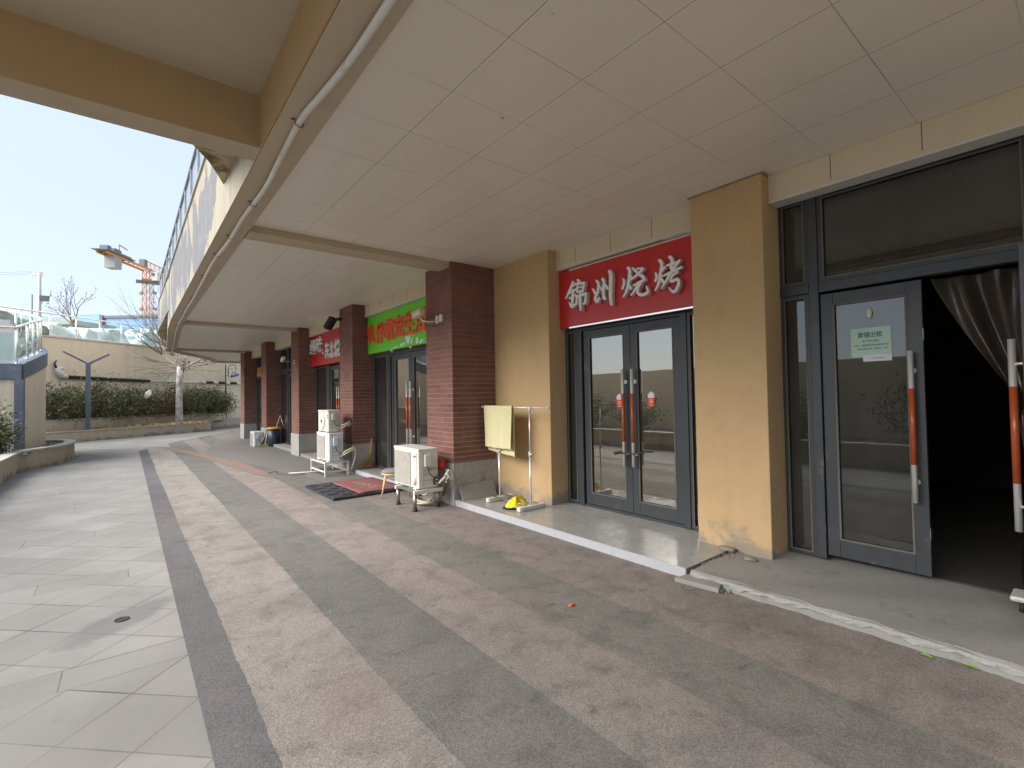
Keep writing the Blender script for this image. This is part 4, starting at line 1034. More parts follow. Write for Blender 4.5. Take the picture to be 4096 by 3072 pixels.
for z, a, b in ((1.998, -4.735, -4.845), (1.963, -4.675, -4.905), (1.933, -4.70, -4.905)):
    y = a
    while y > b:
        wv = r_.uniform(.006, .014); sm_.box(xn-.0018, xn-.0012, y-wv, y, z, z+r_.uniform(.010, .017)); y -= wv+.004+(.012 if r_.random() < .15 else 0)
sm_.build('small_print', 'ink_soft', t)
MB().box(xn-.0022, xn-.0012, -4.932, -4.735, 1.832, 1.888).build('white_strip', 'paper_white', t); MB().box(xn-.0028, xn-.0023, -4.88, -4.79, 1.858, 1.862).build('strip_line', 'ink', t)
m = MB(); blob(m, (1.14, -4.79, 2.24), .012, .02, .045, 3, 8); tag(m.build('tape_scrap', 'white_cloth'), 'torn scrap of tape on the glass above the paper notice', 'tape')
t = thing('u_lock', 'rusty U shaped lock threaded through the door handles', 'lock', (1.03, -2.36, .85))
xl = 1.032
MB().tube([(xl-.05, -2.19, .865), (xl-.05, -2.47, .875), (xl-.045, -2.53, .88), (xl+.0, -2.56, .885), (xl+.045, -2.53, .885), (xl+.045, -2.47, .885), (xl+.045, -2.2, .87)], .009, 8).build('shackle', 'rust', t)
MB().obox((xl, -2.19, .862), (.15, .03, .035), Matrix.Rotation(.2, 3, 'X')).build('lock_body', 'rust', t, bevel=.008)

# smoky plastic curtain in the doorway, and a caster base
def cur(u, v):
    z = 2.465 - v*2.30
    if z > 1.5: yl = -5.17 - .45*((2.465-z)/.965)**1.15
    else: yl = -5.62+.02*math.sin(z*5)
    yr = -5.735 if z > 1.45 else -5.70
    y = yl+(yr-yl)*u
    f = .075*math.sin(u*9+z*1.7)*(.4+.6*min(1, v*2)) + .03*math.sin(u*19-z*3)
    return (1.30+f-.06*max(0, min(1, (1.7-z)))*0, y-.02*v*0, z)
g = MB(); g.grid(cur, 70, 50); tag(g.build('plastic_curtain', 'curtain'), 'smoky plastic door curtain gathered to the right of the open doorway', 'curtain')
t = thing('caster_base', 'white wheeled base with black caster at the edge of the open doorway', 'trolley', (.98, -5.66, .087))
MB().box(.88, 1.09, -5.95, -5.575, .165, .20).build('plate', 'white_paint', t, bevel=.015)
for q in ((.94, -5.63), (1.04, -5.9)):
    w_ = MB().lathe([(.012, -.014), (.035, -.014), (.038, 0), (.035, .014), (.012, .014)], (q[0], q[1], .126), 16, Matrix(((1, 0, 0), (0, 0, 1), (0, -1, 0)))).build('wheel', 'black', t)
    MB().box(q[0]-.012, q[0]+.012, q[1]-.02, q[1]+.02, .162, .1652).build('fork', 'black', t)

# cameras and floodlight on the pillars
t = thing('security_camera', 'cream security camera on a bracket beside the green sign', 'camera', (-.01, .4, 2.76), 'cameras and floodlights on the pillars')
MB().box(-.03, -.0, .36, .43, 2.72, 2.84).build('mount', 'cream_plastic', t, bevel=.005); MB().tube([(-.02, .40, 2.76), (-.14, .43, 2.74), (-.19, .55, 2.77), (-.2, .60, 2.84)], .011, 8).build('arm', 'cream_plastic', t)
Mb = Matrix.Rotation(-.12, 3, 'X')
MB().obox((-.20, .66, 2.885), (.085, .26, .075), Mb).build('housing', 'cream_plastic', t, bevel=.008); MB().obox((-.20, .67, 2.929), (.105, .30, .012), Mb).build('sunshield', 'cream_plastic', t)
MB().tube([(-.19, .56, 2.83), (-.15, .5, 2.70), (-.06, .42, 2.68), (-.01, .40, 2.72)], .005, 5).build('cable', 'cable_dark', t)
tag(MB().box(-.04, -.0, .235, .305, 2.735, 2.845).build('junction_box', 'cream_plastic', None, bevel=.006), 'small cream box on the brick pillar next to the security camera', 'box')
t = thing('floodlight', 'black floodlight projecting from the second brick pillar', 'floodlight', (-.02, 4.9, 3.34), 'cameras and floodlights on the pillars')
MB().tube([(.0, 4.62, 3.36), (-.10, 4.68, 3.36)], .035, 10).build('mount', 'black', t); MB().tube([(-.09, 4.68, 3.36), (-.14, 4.78, 3.33)], .02, 8).build('arm', 'black', t)
Mf = Matrix.Rotation(.55, 3, 'Z') @ Matrix.Rotation(.65, 3, 'X')
MB().obox((-.17, 4.88, 3.29), (.17, .13, .30), Mf).build('housing', 'black', t, bevel=.02); MB().obox((-.17, 4.97, 3.27), (.15, .01, .25), Mf).build('lens', 'steel_dull', t)
t = thing('security_camera', 'small cream camera on a thin arm on the middle brick pillar', 'camera', (-.01, 8.5, 2.66), 'cameras and floodlights on the pillars')
MB().box(-.03, 0, 8.46, 8.54, 2.6, 2.72).build('mount', 'cream_plastic', t, bevel=.005); MB().tube([(-.02, 8.5, 2.66), (-.26, 8.52, 2.67)], .012, 8).build('arm', 'steel_dull', t)
m = MB().lathe([(.05, -.1), (.055, 0), (.055, .1), (.03, .11)], (-.30, 8.55, 2.73), 12, Matrix.Rotation(1.2, 3, 'X')); m.build('housing', 'cream_plastic', t)
MB().tube([(-.27+.07*math.cos(a*R(40)), 8.50+.02*math.sin(a*2), 2.73+.07*math.sin(a*R(40))) for a in range(10)], .006, 5).build('cable', 'cable_dark', t)

# conduit under the canopy edge
t = thing('conduit_pipe', 'white conduit pipe clipped along the underside of the canopy edge', 'pipe', (-2.78, 3, 3.49))
cp = [(-2.74, -8.5), (-2.745, -5.2), (-2.755, -3.94), (-2.76, -3.42), (-2.785, -3.0), (-2.81, -2.64), (-2.79, -1.93), (-2.77, -1.32), (-2.79, -.44), (-2.79, .45), (-2.815, 1.72), (-2.785, 4.0), (-2.77, 6.2), (-2.74, 8.5), (-2.68, 10.16), (-2.6, 12), (-2.52, 13.6), (-2.42, 15.9), (-2.33, 16.4), (-2.2, 16.9), (-1.3, 18.9)]
cs_ = []
for i in range(len(cp)-1):
    for k in range(4):
        q = k/4; a = cp[max(i-1, 0)]; b = cp[i]; c = cp[i+1]; d = cp[min(i+2, len(cp)-1)]
        f = lambda j: .5*((2*b[j])+(c[j]-a[j])*q+(2*a[j]-5*b[j]+4*c[j]-d[j])*q*q+(3*b[j]-a[j]-3*c[j]+d[j])*q**3)
        cs_.append((f(0), f(1), 3.493-.006*math.sin(f(1)*3)))
MB().tube(cs_, .0215, 10).build('pipe', 'white_paint', t)
for yy in (-2.6, -.9, .3, 1.2, 2.6, 4.6, 6.5, 8.6, 11, 14):
    i = min(range(len(cs_)), key=lambda j: abs(cs_[j][1]-yy)); x = cs_[i][0]
    m = MB().tube([(x-.028, yy, 3.519), (x-.026, yy, 3.48), (x, yy, 3.466), (x+.026, yy, 3.48), (x+.028, yy, 3.519)], .0032, 6); m.tube([(x-.026, yy, 3.515), (x-.05, yy+.01, 3.514)], .005, 6); m.build('clip', 'copper_dark', t)

# loose things on the pavement
t = MB().tube([(-1.03, 5.02, .012), (-.28, 4.58, .03)], .011, 8).build('plastic_tube', 'white_paint'); tag(t, 'thin white tube lying on the pavement beside the white stand', 'tube')
cbp = []
for k in range(46):
    a = k/45; cbp.append((-1.38+.82*a+.10*math.sin(a*14), 5.35-.9*a+.30*math.sin(a*9.5), .016))
tag(MB().tube(cbp, .006, 5).build('loose_cable', 'cable_dark'), 'loose dark cable snaking over the pavement beside the white stand', 'cable')
t = MB(); t.add([(-.30, 5.0, .0135), (-.05, 4.3, .0135), (-.0, 4.9, .0135), (-.05, 5.3, .0135), (-.55, 5.3, .0135)], [(0, 1, 2, 3, 4)]); tag(t.build('dirty_rag', 'cable_dark'), 'flat dark rag on the pavement under the white stand', 'rag')
t = thing('broken_slab', 'broken paving slab lying at the corner of the tiled doorstep', 'slab', (-.06, -3.86, .004))
MB().prism([(-.14, -3.70), (.02, -3.73), (.06, -4.02), (-.09, -4.06)], .006, .045).build('slab', 'step_conc', t, bevel=.006)
m = MB()
for k in range(26): blob(m, (.0+rnd.uniform(-.06, .07), -4.06+rnd.uniform(-.05, .05), .012), *(rnd.uniform(.005, .016) for _ in range(3)), k, 4)
m.build('crumbs', 'rubble', t)
def pebble(x, y, z, s_, lab, m='rubble', nm='rubble_piece', cat='stone'):
    q = MB(); blob(q, (x, y, z+s_*.35), s_, s_*1.4, s_*.45, int(x*1000+y*77), 7, .3); tag(q.build(nm, m), lab, cat)
pebble(.72, -3.72, .086, .055, 'piece of broken mortar at the foot of the ochre pier')
pebble(1.0, -3.30, .089, .035, 'pale stone lying by the right jamb of the double doors')
pebble(.62, -3.98, .082, .04, 'flat chip of mortar on the rough concrete doorstep')
m = MB()
for k in range(120):
    x = rnd.uniform(.2, .8); y = -3.74-abs(rnd.gauss(0, .08)); blob(m, (x, y, .085), rnd.uniform(.003, .008), rnd.uniform(.003, .008), rnd.uniform(.002, .006), k, 4)
o = m.build('gravel_debris', 'rubble'); tag(o, 'crumbled mortar and grit at the end of the tiled doorstep', 'debris', kind='stuff')
m = MB(); blob(m, (-1.12, -3.45, .012), .028, .016, .010, 5, 8, .3); tag(m.build('orange_scrap', 'letter_red'), 'small orange scrap of litter on the striped pavement', 'litter')
for k, (x, y, lab) in enumerate(((-.045, -5.31, 'small green leaf lying on the pavement by the white edge'), (.0, -5.5, 'curled green leaf nearest the camera by the white edge'))):
    g = MB(); g.grid(lambda u, v: (x+(u-.5)*.035*math.sin(math.pi*v)+.01*v, y+.06*(v-.5), .009+.012*abs(u-.5)+.006*math.sin(v*3)), 4, 6); g.tint = [.5]*len(g.f); tag(g.build('fallen_leaf', 'leaf_fresh'), lab, 'leaf', 'green leaves on the pavement')
hole = MB().lathe([(.042, 0), (.046, .004), (.036, .004), (.034, -.001)], (-3.76, -1.44, .001), 18).build('drain_hole', 'dark_hole'); tag(hole, 'small dark round hole in the wet patch of the paving', 'drain')
t = MB().tube([(-2.2, 17.2, .02), (-1.2, 18.1, .02)], .012, 6).build('stick', 'letter_white'); tag(t, 'long white stick lying on the pale paving in the distance', 'stick')
# specks of litter and grit on the pavement
m = MB()
for k in range(70):
    x = rnd.uniform(-3.4, -.1); y = rnd.choice((rnd.uniform(-5.6, 0), rnd.uniform(-4, 8))); s_ = rnd.uniform(.002, .006); blob(m, (x, y, .006), s_, s_*1.4, s_*.6, k, 3)
o = m.build('grit', 'rubble'); tag(o, 'specks of grit scattered over the striped pavement', 'grit', kind='stuff')
# ================================================================== STREET SIDE AND BACKGROUND
rtv = Vector((rt.x, rt.y, 0)); fwv = Vector((fw.x, fw.y, 0))
def poly_wall(mb, path, th, z0, z1, side=1):
    """a wall following a plan polyline; thickness th to the left (side=1) of travel; z0/z1 numbers or lists"""
    n = len(path); Z0 = z0 if isinstance(z0, list) else [z0]*n; Z1 = z1 if isinstance(z1, list) else [z1]*n
    q = offset_line(path, th*side)
    vs = []
    for i in range(n): vs += [(*path[i], Z0[i]), (*path[i], Z1[i]), (*q[i], Z1[i]), (*q[i], Z0[i])]
    fs = []
    for i in range(n-1):
        a, b = 4*i, 4*i+4
        for k in range(4):
            f = (a+k, a+(k+1) % 4, b+(k+1) % 4, b+k); fs.append(f if side < 0 else f[::-1])
    fs += [(0, 1, 2, 3), tuple(4*(n-1)+k for k in (3, 2, 1, 0))]
    if side < 0: fs[-2] = fs[-2][::-1]; fs[-1] = fs[-1][::-1]
    mb.add(vs, fs); return mb
def smooth_path(P_, k=5):
    out = []
    for i in range(len(P_)-1):
        p0, p1, p2, p3 = (Vector(P_[max(0, min(len(P_)-1, i+j))]) for j in (-1, 0, 1, 2))
        for q in range(k):
            t = q/k; v = .5*((2*p1)+(p2-p0)*t+(2*p0-5*p1+4*p2-p3)*t*t+(3*p1-p0-3*p2+p3)*t**3); out.append(tuple(v))
    out.append(tuple(P_[-1])); return out

W1 = Vector((1.5, 28.7)); Wd = Vector((math.cos(R(40)), math.sin(R(40)))); Wn = Vector((-Wd.y, Wd.x))
def wp(s, off=0, z=0): p = W1+Wd*s+Wn*off; return (p.x, p.y, z)
wq = lambda s, off=0: wp(s, off)[:2]
# upper terrace
struct(MB().sheet([wq(-15, .3), wq(300, .3), wq(300, 500), wq(-15, 500)], 4.3).build('terrace', 'terrace'))
T = thing('retaining_wall', 'long tall beige retaining wall behind the hedge at the street end', 'wall', wp(-4))
MB().prism([wq(-14.99), wq(14), wq(14, .35), wq(-14.99, .35)], 0, 4.42).build('wall', 'beige_wall', T)
MB().prism([wq(-15, -.05), wq(14, -.05), wq(14, .40), wq(-15, .40)], 4.421, 4.49).build('coping', 'stone_cap', T)
tag(MB().prism([wq(-15.3, .0), wq(-15.0, .0), wq(-15.0, 90), wq(-15.3, 90)], 0, 4.42).build('side_wall', 'beige_wall'), 'beige wall holding up the terrace beyond the curved stair', 'wall')
T = thing('glass_railing', 'glass and steel railing along the top of the long beige retaining wall', 'railing', wp(-4, .15, 4.49), 'glass railings')
S0 = -14.2; k = 0
ss = []
while S0+k*1.03 < 8: ss.append(S0+k*1.03); k += 1
for s_ in ss: MB().tube([wp(s_, .15, 4.49), wp(s_, .15, 5.44)], .026, 8).build('post', 'steel', T)
MB().tube([wp(ss[0], .15, 5.46), wp(ss[-1], .15, 5.46)], .032, 10).build('handrail', 'steel', T)
for a, b in zip(ss[:-1], ss[1:]): MB().prism([wq(a+.06, .146), wq(b-.06, .146), wq(b-.06, .156), wq(a+.06, .156)], 4.57, 5.32).build('glass_panel', 'rail_glass', T)

# side wall across the street (seen mirrored in the shop glass)
t = MB().box(-8.3, -7.9, -22, 10.98, 0, 2.35); tag(t.build('side_wall', 'side_wall'), 'beige side wall across the walkway behind the low planter', 'wall')

# curved stair with parapet
T = thing('stairway', 'curved outdoor stair behind a beige parapet with blue grey band', 'stairs', (-6, 12, 0))
arc = smooth_path([(-5.80, 11.14), (-5.67, 11.7), (-5.595, 12.3), (-5.565, 13.0), (-5.62, 13.7), (-5.79, 14.4), (-6.1, 15.05), (-6.6, 15.6), (-7.4, 16.05), (-8.6, 16.3)])
na = len(arc); ztop = [2.60 + .145*i/5+.06*math.sin(min(1, i/15)*math.pi)*.6 for i in range(na)]
# travel runs away from the camera, so the street face lies on the right hand
poly_wall(MB(), arc, .26, 0, [z-.39 for z in ztop], 1).build('parapet_wall', 'beige_wall', T)
arc_o = offset_line(arc, -.035)
poly_wall(MB(), arc_o, .34, [z-.388 for z in ztop], ztop, 1).build('parapet_band', 'blue_coping', T)
MB().box(-9.2, -5.93, 11.06, 11.30, 0, 2.208).build('front_wall', 'beige_wall', T)
MB().box(-9.2, -5.80, 11.02, 11.34, 2.21, 2.605).build('front_band', 'blue_coping', T, bevel=.006)
MB().box(-5.925, -5.755, 11.0, 11.25, 0, 2.2085).build('corner_column', 'blue_coping', T, bevel=.006)
for i in range(12):
    y = 11.5+.31*i; MB().box(-9.1, -6.02 - max(0, (y-13.5))*.35, y, y+.33 if i < 11 else 16.0, 0, 2.46+.155*i).build('step', 'stair', T)
T = thing('glass_railing', 'curved glass and steel railing on the blue grey stair parapet', 'railing', (-6, 12, 2.6), 'glass railings')
arc_c = offset_line(arc, .11); hh = .90
idx = [0, 5, 9, 13, 18, 23, 28, 33, 38, 43]
for i in idx:
    if i < na:
        p = MB().tube([(*arc_c[i], ztop[i]), (*arc_c[i], ztop[i]+hh)], .027, 10); p.lathe([(.05, 0), (.05, .008)], (*arc_c[i], ztop[i]), 12); p.build('post', 'steel', T)
MB().tube([(*arc_c[i], ztop[i]+hh+.02) for i in range(na)], .036, 10).build('handrail', 'steel', T)
fl_ = [(-8.8, 11.16, 3.52), (-5.90, 11.16, 3.52)]
MB().tube(fl_, .036, 10).build('handrail', 'steel', T)
for x in (-6.9, -7.9): MB().tube([(x, 11.16, 2.605), (x, 11.16, 3.5)], .027, 10).build('post', 'steel', T)
for a, b in ((-8.8, -7.95), (-7.85, -6.95), (-6.85, -5.97)): MB().box(a, b, 11.155, 11.165, 2.70, 3.38).build('glass_panel', 'rail_glass', T)
for a, b in zip(idx[:-1], idx[1:]):
    if b < na:
        g = MB(); poly_wall(g, arc_c[a:b+1], .010, [z+.09 for z in ztop[a:b+1]], [z+hh-.12 for z in ztop[a:b+1]], 1); g.build('glass_panel', 'rail_glass', T)

# low planters
T = thing('planter', 'low beige planter with rounded end in front of the stair parapet', 'planter', (-5.6, 8, 0), 'low rendered planters')
pl = smooth_path([(-5.6, -16), (-5.66, 0), (-5.69, 7.7), (-5.66, 9.9), (-5.36, 10.75), (-5.05, 11.5), (-4.94, 12.5), (-4.95, 13.2), (-5.10, 13.9), (-5.4, 14.3), (-5.8, 14.4)], 6)
poly_wall(MB(), pl, .16, 0, .445, 1).build('wall', 'planter_wall', T)
poly_wall(MB(), offset_line(pl, -.03), .24, .446, .49, 1).build('cap', 'stone_cap', T)
MB().sheet(offset_line(pl, .12) + [(-7.85, 14.4), (-7.85, -16)], .41).build('soil', 'gravel', T)
r_ = random.Random(11)
m = MB()
for k in range(140):
    y = r_.uniform(9.5, 14); x = -5.3-r_.uniform(0, .9)-(.25 if y < 11 else 0); s_ = r_.uniform(.02, .07); blob(m, (x, y, .42), s_, s_*1.2, s_*.5, k, 4)
tag(m.build('planter_stones', 'gravel'), 'pale loose stones on the soil of the low planter', 'stones', kind='stuff')
T = thing('planter', 'long low beige planter with cracked render below the plane tree', 'planter', (-3, 22, 0), 'low rendered planters')
lp = smooth_path([(-8.2, 18.4), (-5.4, 20.5), (-4.0, 21.35), (-2.9, 22.05), (-1.5, 23.0), (-.62, 23.5), (-.32, 23.85), (-.25, 24.3), (-.35, 24.9)], 5)
poly_wall(MB(), lp, .16, 0, .42, 1).build('wall', 'planter_wall', T)
poly_wall(MB(), offset_line(lp, -.035), .25, .421, .462, 1).build('cap', 'stone_cap', T)
T2 = thing('planter', 'raised beige planter wall holding the evergreen hedge', 'planter', (-3, 24, 0), 'low rendered planters')
up_ = smooth_path([(-8.6, 18.6), (-7.6, 19.4), (-6.28, 20.41), (-5.1, 21.35), (-4.3, 22.2), (-3.75, 22.85), (-3.4, 22.98), (-2.9, 23.4), (-1.43, 24.75), (1.33, 28.25)], 5)
poly_wall(MB(), up_, .16, 0, .885, 1).build('wall', 'planter_wall', T2)
poly_wall(MB(), offset_line(up_, -.03), .24, .886, .93, 1).build('cap', 'stone_cap', T2)
MB().sheet(offset_line(lp, .1) + up_[::-1], .40).build('soil', 'soil', T)
MB().sheet(up_ + [wq(-.3), wq(-14)], .85).build('soil', 'soil', T2)
T = thing('planter', 'small low planter beside the farthest brick pillar', 'planter', (1, 27.5, 0), 'low rendered planters')
l2 = smooth_path([(-.15, 26.5), (.07, 26.72), (1.0, 27.5), (1.87, 28.33), (3.2, 29.6)], 4)
poly_wall(MB(), l2, .16, 0, .43, 1).build('wall', 'planter_wall', T); poly_wall(MB(), offset_line(l2, -.03), .24, .431, .475, 1).build('cap', 'stone_cap', T)
MB().sheet(offset_line(l2, .1) + [wq(1.5), wq(.2), (1.3, 28.2)], .41).build('soil', 'soil', T)

# ---------------------------------------------------------------- foliage
def leaf_quad(mb, p, s_, d, r_):
    """one folded leaf at p pointing along d"""
    d = d.normalized(); a = d.cross(Vector((r_.uniform(-1, 1), r_.uniform(-1, 1), r_.uniform(-1, 1))))
    if a.length < .05: return
    a.normalize(); n_ = d.cross(a); w = s_*.30
    b = len(mb.v)
    mb.v += [tuple(p), tuple(p+d*s_*.45+a*w+n_*s_*.10), tuple(p+d*s_), tuple(p+d*s_*.45-a*w+n_*s_*.10)]
    mb.f += [(b, b+1, b+2), (b, b+2, b+3)]; mb.sm += [False, False]
    t = r_.random(); mb.tint += [t, t]
def twigs_to(mb, base, tip, r0, r_, seg=5, wob=.12):
    pts = []
    for k in range(seg+1):
        t = k/seg; q = base.lerp(tip, t); w = wob*math.sin(math.pi*t)*(tip-base).length*.5
        pts.append(q+Vector((r_.uniform(-w, w), r_.uniform(-w, w), r_.uniform(-w, w)*.5)))
    mb.tube(pts, [r0*(1-.75*k/seg) for k in range(seg+1)], 4, False)
    return pts
def shrub_mass(fol, stem, s0, s1, nst, hfun, r_, leaf=.098, lps=44, bare=0.):
    for k in range(nst):
        s_ = r_.uniform(s0, s1)
        # depth available between the planter wall and the retaining wall
        p = W1+Wd*s_
        off = -r_.uniform(.12, 1.55 if s_ < -1.6 else .8)
        b = Vector(wp(s_, off, .86)); h = hfun(s_)*r_.uniform(.62, 1.08)
        front = (-off)/1.5
        tip = Vector(wp(s_+r_.uniform(-.3, .3), off-r_.uniform(-.12, .32), .86+h*(1-.28*front*r_.random())))
        pts = twigs_to(stem, b, tip, .011, r_)
        if r_.random() < bare: continue
        for q in range(lps):
            t = r_.random()**.75; i = min(int(t*(len(pts)-1)), len(pts)-2); c = pts[i].lerp(pts[i+1], t*(len(pts)-1)-i)
            rr = .17*(1-.45*t); o_ = Vector((r_.gauss(0, rr), r_.gauss(0, rr), r_.gauss(0, rr*.7)))
            d = o_+Vector((Wn.x*-.08, Wn.y*-.08, .10))
            leaf_quad(fol, c+o_, leaf*r_.uniform(.7, 1.35), d, r_)
r_ = random.Random(21)
T = thing('hedge', 'dense dark evergreen hedge in the raised planter behind the forked lamp', 'hedge', wp(-8, -.8, .86), 'shrubs along the retaining wall')
fol = MB(); fol.tint = []; stm = MB()
shrub_mass(fol, stm, -11.8, -6.6, 235, lambda s_: 1.50+.12*math.sin(s_*2.7)+.1*math.sin(s_*6.1), r_)
for k in range(8):  # tall sprigs
    s_ = r_.uniform(-10.5, -6.2); b = Vector(wp(s_, -.7, 2.1)); tip = b+Vector((r_.uniform(-.15, .15), 0, r_.uniform(.5, .95))); pts = twigs_to(stm, b, tip, .006, r_)
    for q in range(9): leaf_quad(fol, pts[r_.randint(2, 5)]+Vector((r_.gauss(0, .05), r_.gauss(0, .05), r_.gauss(0, .06))), .08, Vector((r_.uniform(-1, 1), r_.uniform(-1, 1), .4)), r_)
stm.build('stems', 'twig', T); fol.build('foliage', 'leaf_green', T)
T = thing('dry_shrub', 'brown half dead shrub between the two green parts of the hedge', 'shrub', wp(-5.2, -.8, .86), 'shrubs along the retaining wall')
fol = MB(); fol.tint = []; stm = MB(); shrub_mass(fol, stm, -6.8, -5.2, 150, lambda s_: 1.22+.2*math.sin(s_*5), r_, .075, 13, .35)
stm.build('stems', 'twig', T); fol.build('foliage', 'leaf_dry', T)
T = thing('hedge', 'evergreen shrubs with straggling branches to the right of the plane tree', 'hedge', wp(-2.8, -.8, .86), 'shrubs along the retaining wall')
fol = MB(); fol.tint = []; stm = MB(); shrub_mass(fol, stm, -5.3, -1.7, 185, lambda s_: 1.52+.12*math.sin(s_*3.7+1)-(.55*max(0, s_+2.3)), r_)
for k in range(26):
    b = Vector(wp(-1.9+r_.uniform(-.4, .3), -.6, 1.0)); tip = Vector(wp(-1.2+r_.uniform(-.3, .9), -.7+r_.uniform(-.5, .2), r_.uniform(.9, 1.75))); pts = twigs_to(stm, b, tip, .008, r_)
    for q in range(9): leaf_quad(fol, pts[r_.randint(2, 5)]+Vector((r_.gauss(0, .06), r_.gauss(0, .06), r_.gauss(0, .06))), .08, Vector((r_.uniform(-1, 1), r_.uniform(-1, 1), .3)), r_)
stm.build('stems', 'twig', T); fol.build('foliage', 'leaf_green', T)
# shrubs in the near planter
def planter_shrub(x, y, h, rad, n_, lab):
    T = thing('shrub', lab, 'shrub', (x, y, .41), 'shrubs in the low planter')
    fol = MB(); fol.tint = []; stm = MB()
    for k in range(n_):
        b = Vector((x+r_.gauss(0, .1), y+r_.gauss(0, .1), .41)); a = r_.uniform(0, 6.28); q = rad*math.sqrt(r_.random())
        tip = Vector((x+q*math.cos(a), y+q*1.3*math.sin(a), .41+h*r_.uniform(.5, 1.05)*(1-.35*(q/rad)**2))); pts = twigs_to(stm, b, tip, .009, r_)
        for j in range(30):
            t = r_.uniform(.3, 1); i = min(int(t*5), 4); c = pts[i].lerp(pts[i+1], t*5-i); o_ = Vector((r_.gauss(0, .1), r_.gauss(0, .1), r_.gauss(0, .08)))
            leaf_quad(fol, c+o_, r_.uniform(.05, .10), o_+Vector((0, 0, .06)), r_)
    stm.build('stems', 'twig', T); fol.build('foliage', 'leaf_pale', T); return T
planter_shrub(-6.13, 9.9, 1.25, .40, 70, 'pale leaved shrub in the low planter beside the blue grey column')
for k, (x, y, h) in enumerate(((-6.9, 5.6, 1.5), (-6.6, 3.4, 1.2), (-6.9, 1.2, 1.4), (-6.7, -1.2, 1.3), (-6.9, -3.6, 1.5))): planter_shrub(x, y, h, .75, 46, 'shrub in the near stretch of low planter outside the picture, seen only as a reflection')
# dry grass below the tree
g = MB(); g.tint = []
for k in range(2600):
    i = r_.randint(8, len(lp)-14); a = Vector(lp[i]); q = r_.uniform(.12, 1.0); x = a.x-.45*q+r_.uniform(-.35, .35); y = a.y+.8*q+r_.uniform(-.2, .2)
    if r_.random() > (.25 if x < -3 else 1): continue
    an = r_.uniform(0, 6.28); L = r_.uniform(.08, .30); d = Vector((math.cos(an)*L, math.sin(an)*L, r_.uniform(.01, .13))); b = Vector((x, y, .40+r_.uniform(0, .06))); sd_ = Vector((-d.y, d.x, 0)).normalized()*.007
    v0 = len(g.v); g.v += [tuple(b-sd_), tuple(b+sd_), tuple(b+d*.6+Vector((0, 0, .05))+sd_), tuple(b+d)]; g.f.append((v0, v0+1, v0+2, v0+3)); g.sm.append(False); g.tint.append(r_.random())
tag(g.build('dry_grass', 'straw_grass'), 'dry straw coloured grass in the low planter below the plane tree', 'grass', kind='stuff')

# trees
def branch(mb, tips, p, d, L, r0, lev, r_, up_bias=.05, spread=.5, gr=.72, minr=.004, sides=6):
    n_ = 5; pts = [p.copy()]; q = p.copy(); dd = d.normalized()
    for k in range(n_):
        dd = (dd+Vector((r_.gauss(0, .09), r_.gauss(0, .09), r_.gauss(0, .07)+up_bias))).normalized(); q = q+dd*(L/n_); pts.append(q.copy())
    re = max(minr, r0*.55); mb.tube(pts, [r0+(re-r0)*k/n_ for k in range(n_+1)], sides if r0 > .02 else 4, True)
    if lev == 0: tips.append((pts[-1], dd)); return
    for k in range(2 if r_.random() < .45 else 3):
        i = r_.randint(2, n_); a = Vector((r_.gauss(0, 1), r_.gauss(0, 1), r_.gauss(0, .6))); a = (a-dd*a.dot(dd)).normalized()
        nd = (dd+a*spread*r_.uniform(.5, 1.2)).normalized(); branch(mb, tips, pts[i], nd, L*gr*r_.uniform(.8, 1.15), max(minr, r0*.55), lev-1, r_, up_bias, spread, gr, minr, sides)
r_ = random.Random(5)
T = thing('plane_tree', 'bare plane tree with mottled pale trunk in the low planter', 'tree', (-1.66, 23.7, .4))
m = MB(); tips = []
b0 = Vector((-1.66, 23.7, .38)); fork = Vector((-1.60, 23.72, 3.05))
m.tube([b0, b0+Vector((0, 0, .25)), Vector((-1.67, 23.7, 1.6)), Vector((-1.64, 23.7, 2.6)), fork+Vector((0, 0, .3))], [.20, .165, .145, .15, .16], 14)
lm = MB()
for (a, dep, el, L, r0) in ((-.75, .1, .85, 1.0, .075), (-.3, -.3, 1.0, .9, .06), (.7, .15, .62, .95, .07), (.2, .5, 1.0, .8, .055), (.05, -.5, .9, .8, .05)):
    dd = rtv*a+fwv*dep+Vector((0, 0, el)); branch(m, tips, fork+Vector((0, 0, .12)), dd, L, r0, 1, r_, .02, .35, .6, .02, 10)
for p, d in list(tips):
    for k in range(7):
        a = (rtv*r_.uniform(-1.25, .9)+fwv*r_.uniform(-1, 1)*.8+Vector((0, 0, r_.uniform(-.15, 1.0))))
        branch(lm, [], p, a+d*.6, r_.uniform(1.0, 2.3), .012, 1, r_, .05, .35, .75, .005)
for k in range(16):
    a = rtv*r_.choice((-1, 1))*r_.uniform(.5, 1)+fwv*r_.uniform(-.7, .7)+Vector((0, 0, r_.uniform(-.05, .35))); branch(lm, [], fork+Vector((0, 0, r_.uniform(-.1, .5))), a, r_.uniform(1.2, 2.2), .010, 1, r_, -.01, .3, .6, .004)
m.build('trunk', 'bark_plane', T); lm.build('branches', 'twig', T)
dl = MB(); dl.tint = []
pv = [Vector(v) for v in lm.v]
for k in range(90): leaf_quad(dl, r_.choice(pv)+Vector((0, 0, -.02)), r_.uniform(.08, .15), Vector((r_.gauss(0, 1), r_.gauss(0, 1), r_.gauss(-.4, .6))), r_)
for k in range(30): leaf_quad(dl, fork+Vector((r_.gauss(.12, .12), r_.gauss(0, .12), .45+r_.gauss(0, .12))), r_.uniform(.10, .18), Vector((r_.gauss(0, 1), r_.gauss(0, 1), r_.gauss(0, .6))), r_)
dl.build('dry_leaves', 'leaf_dry', T)
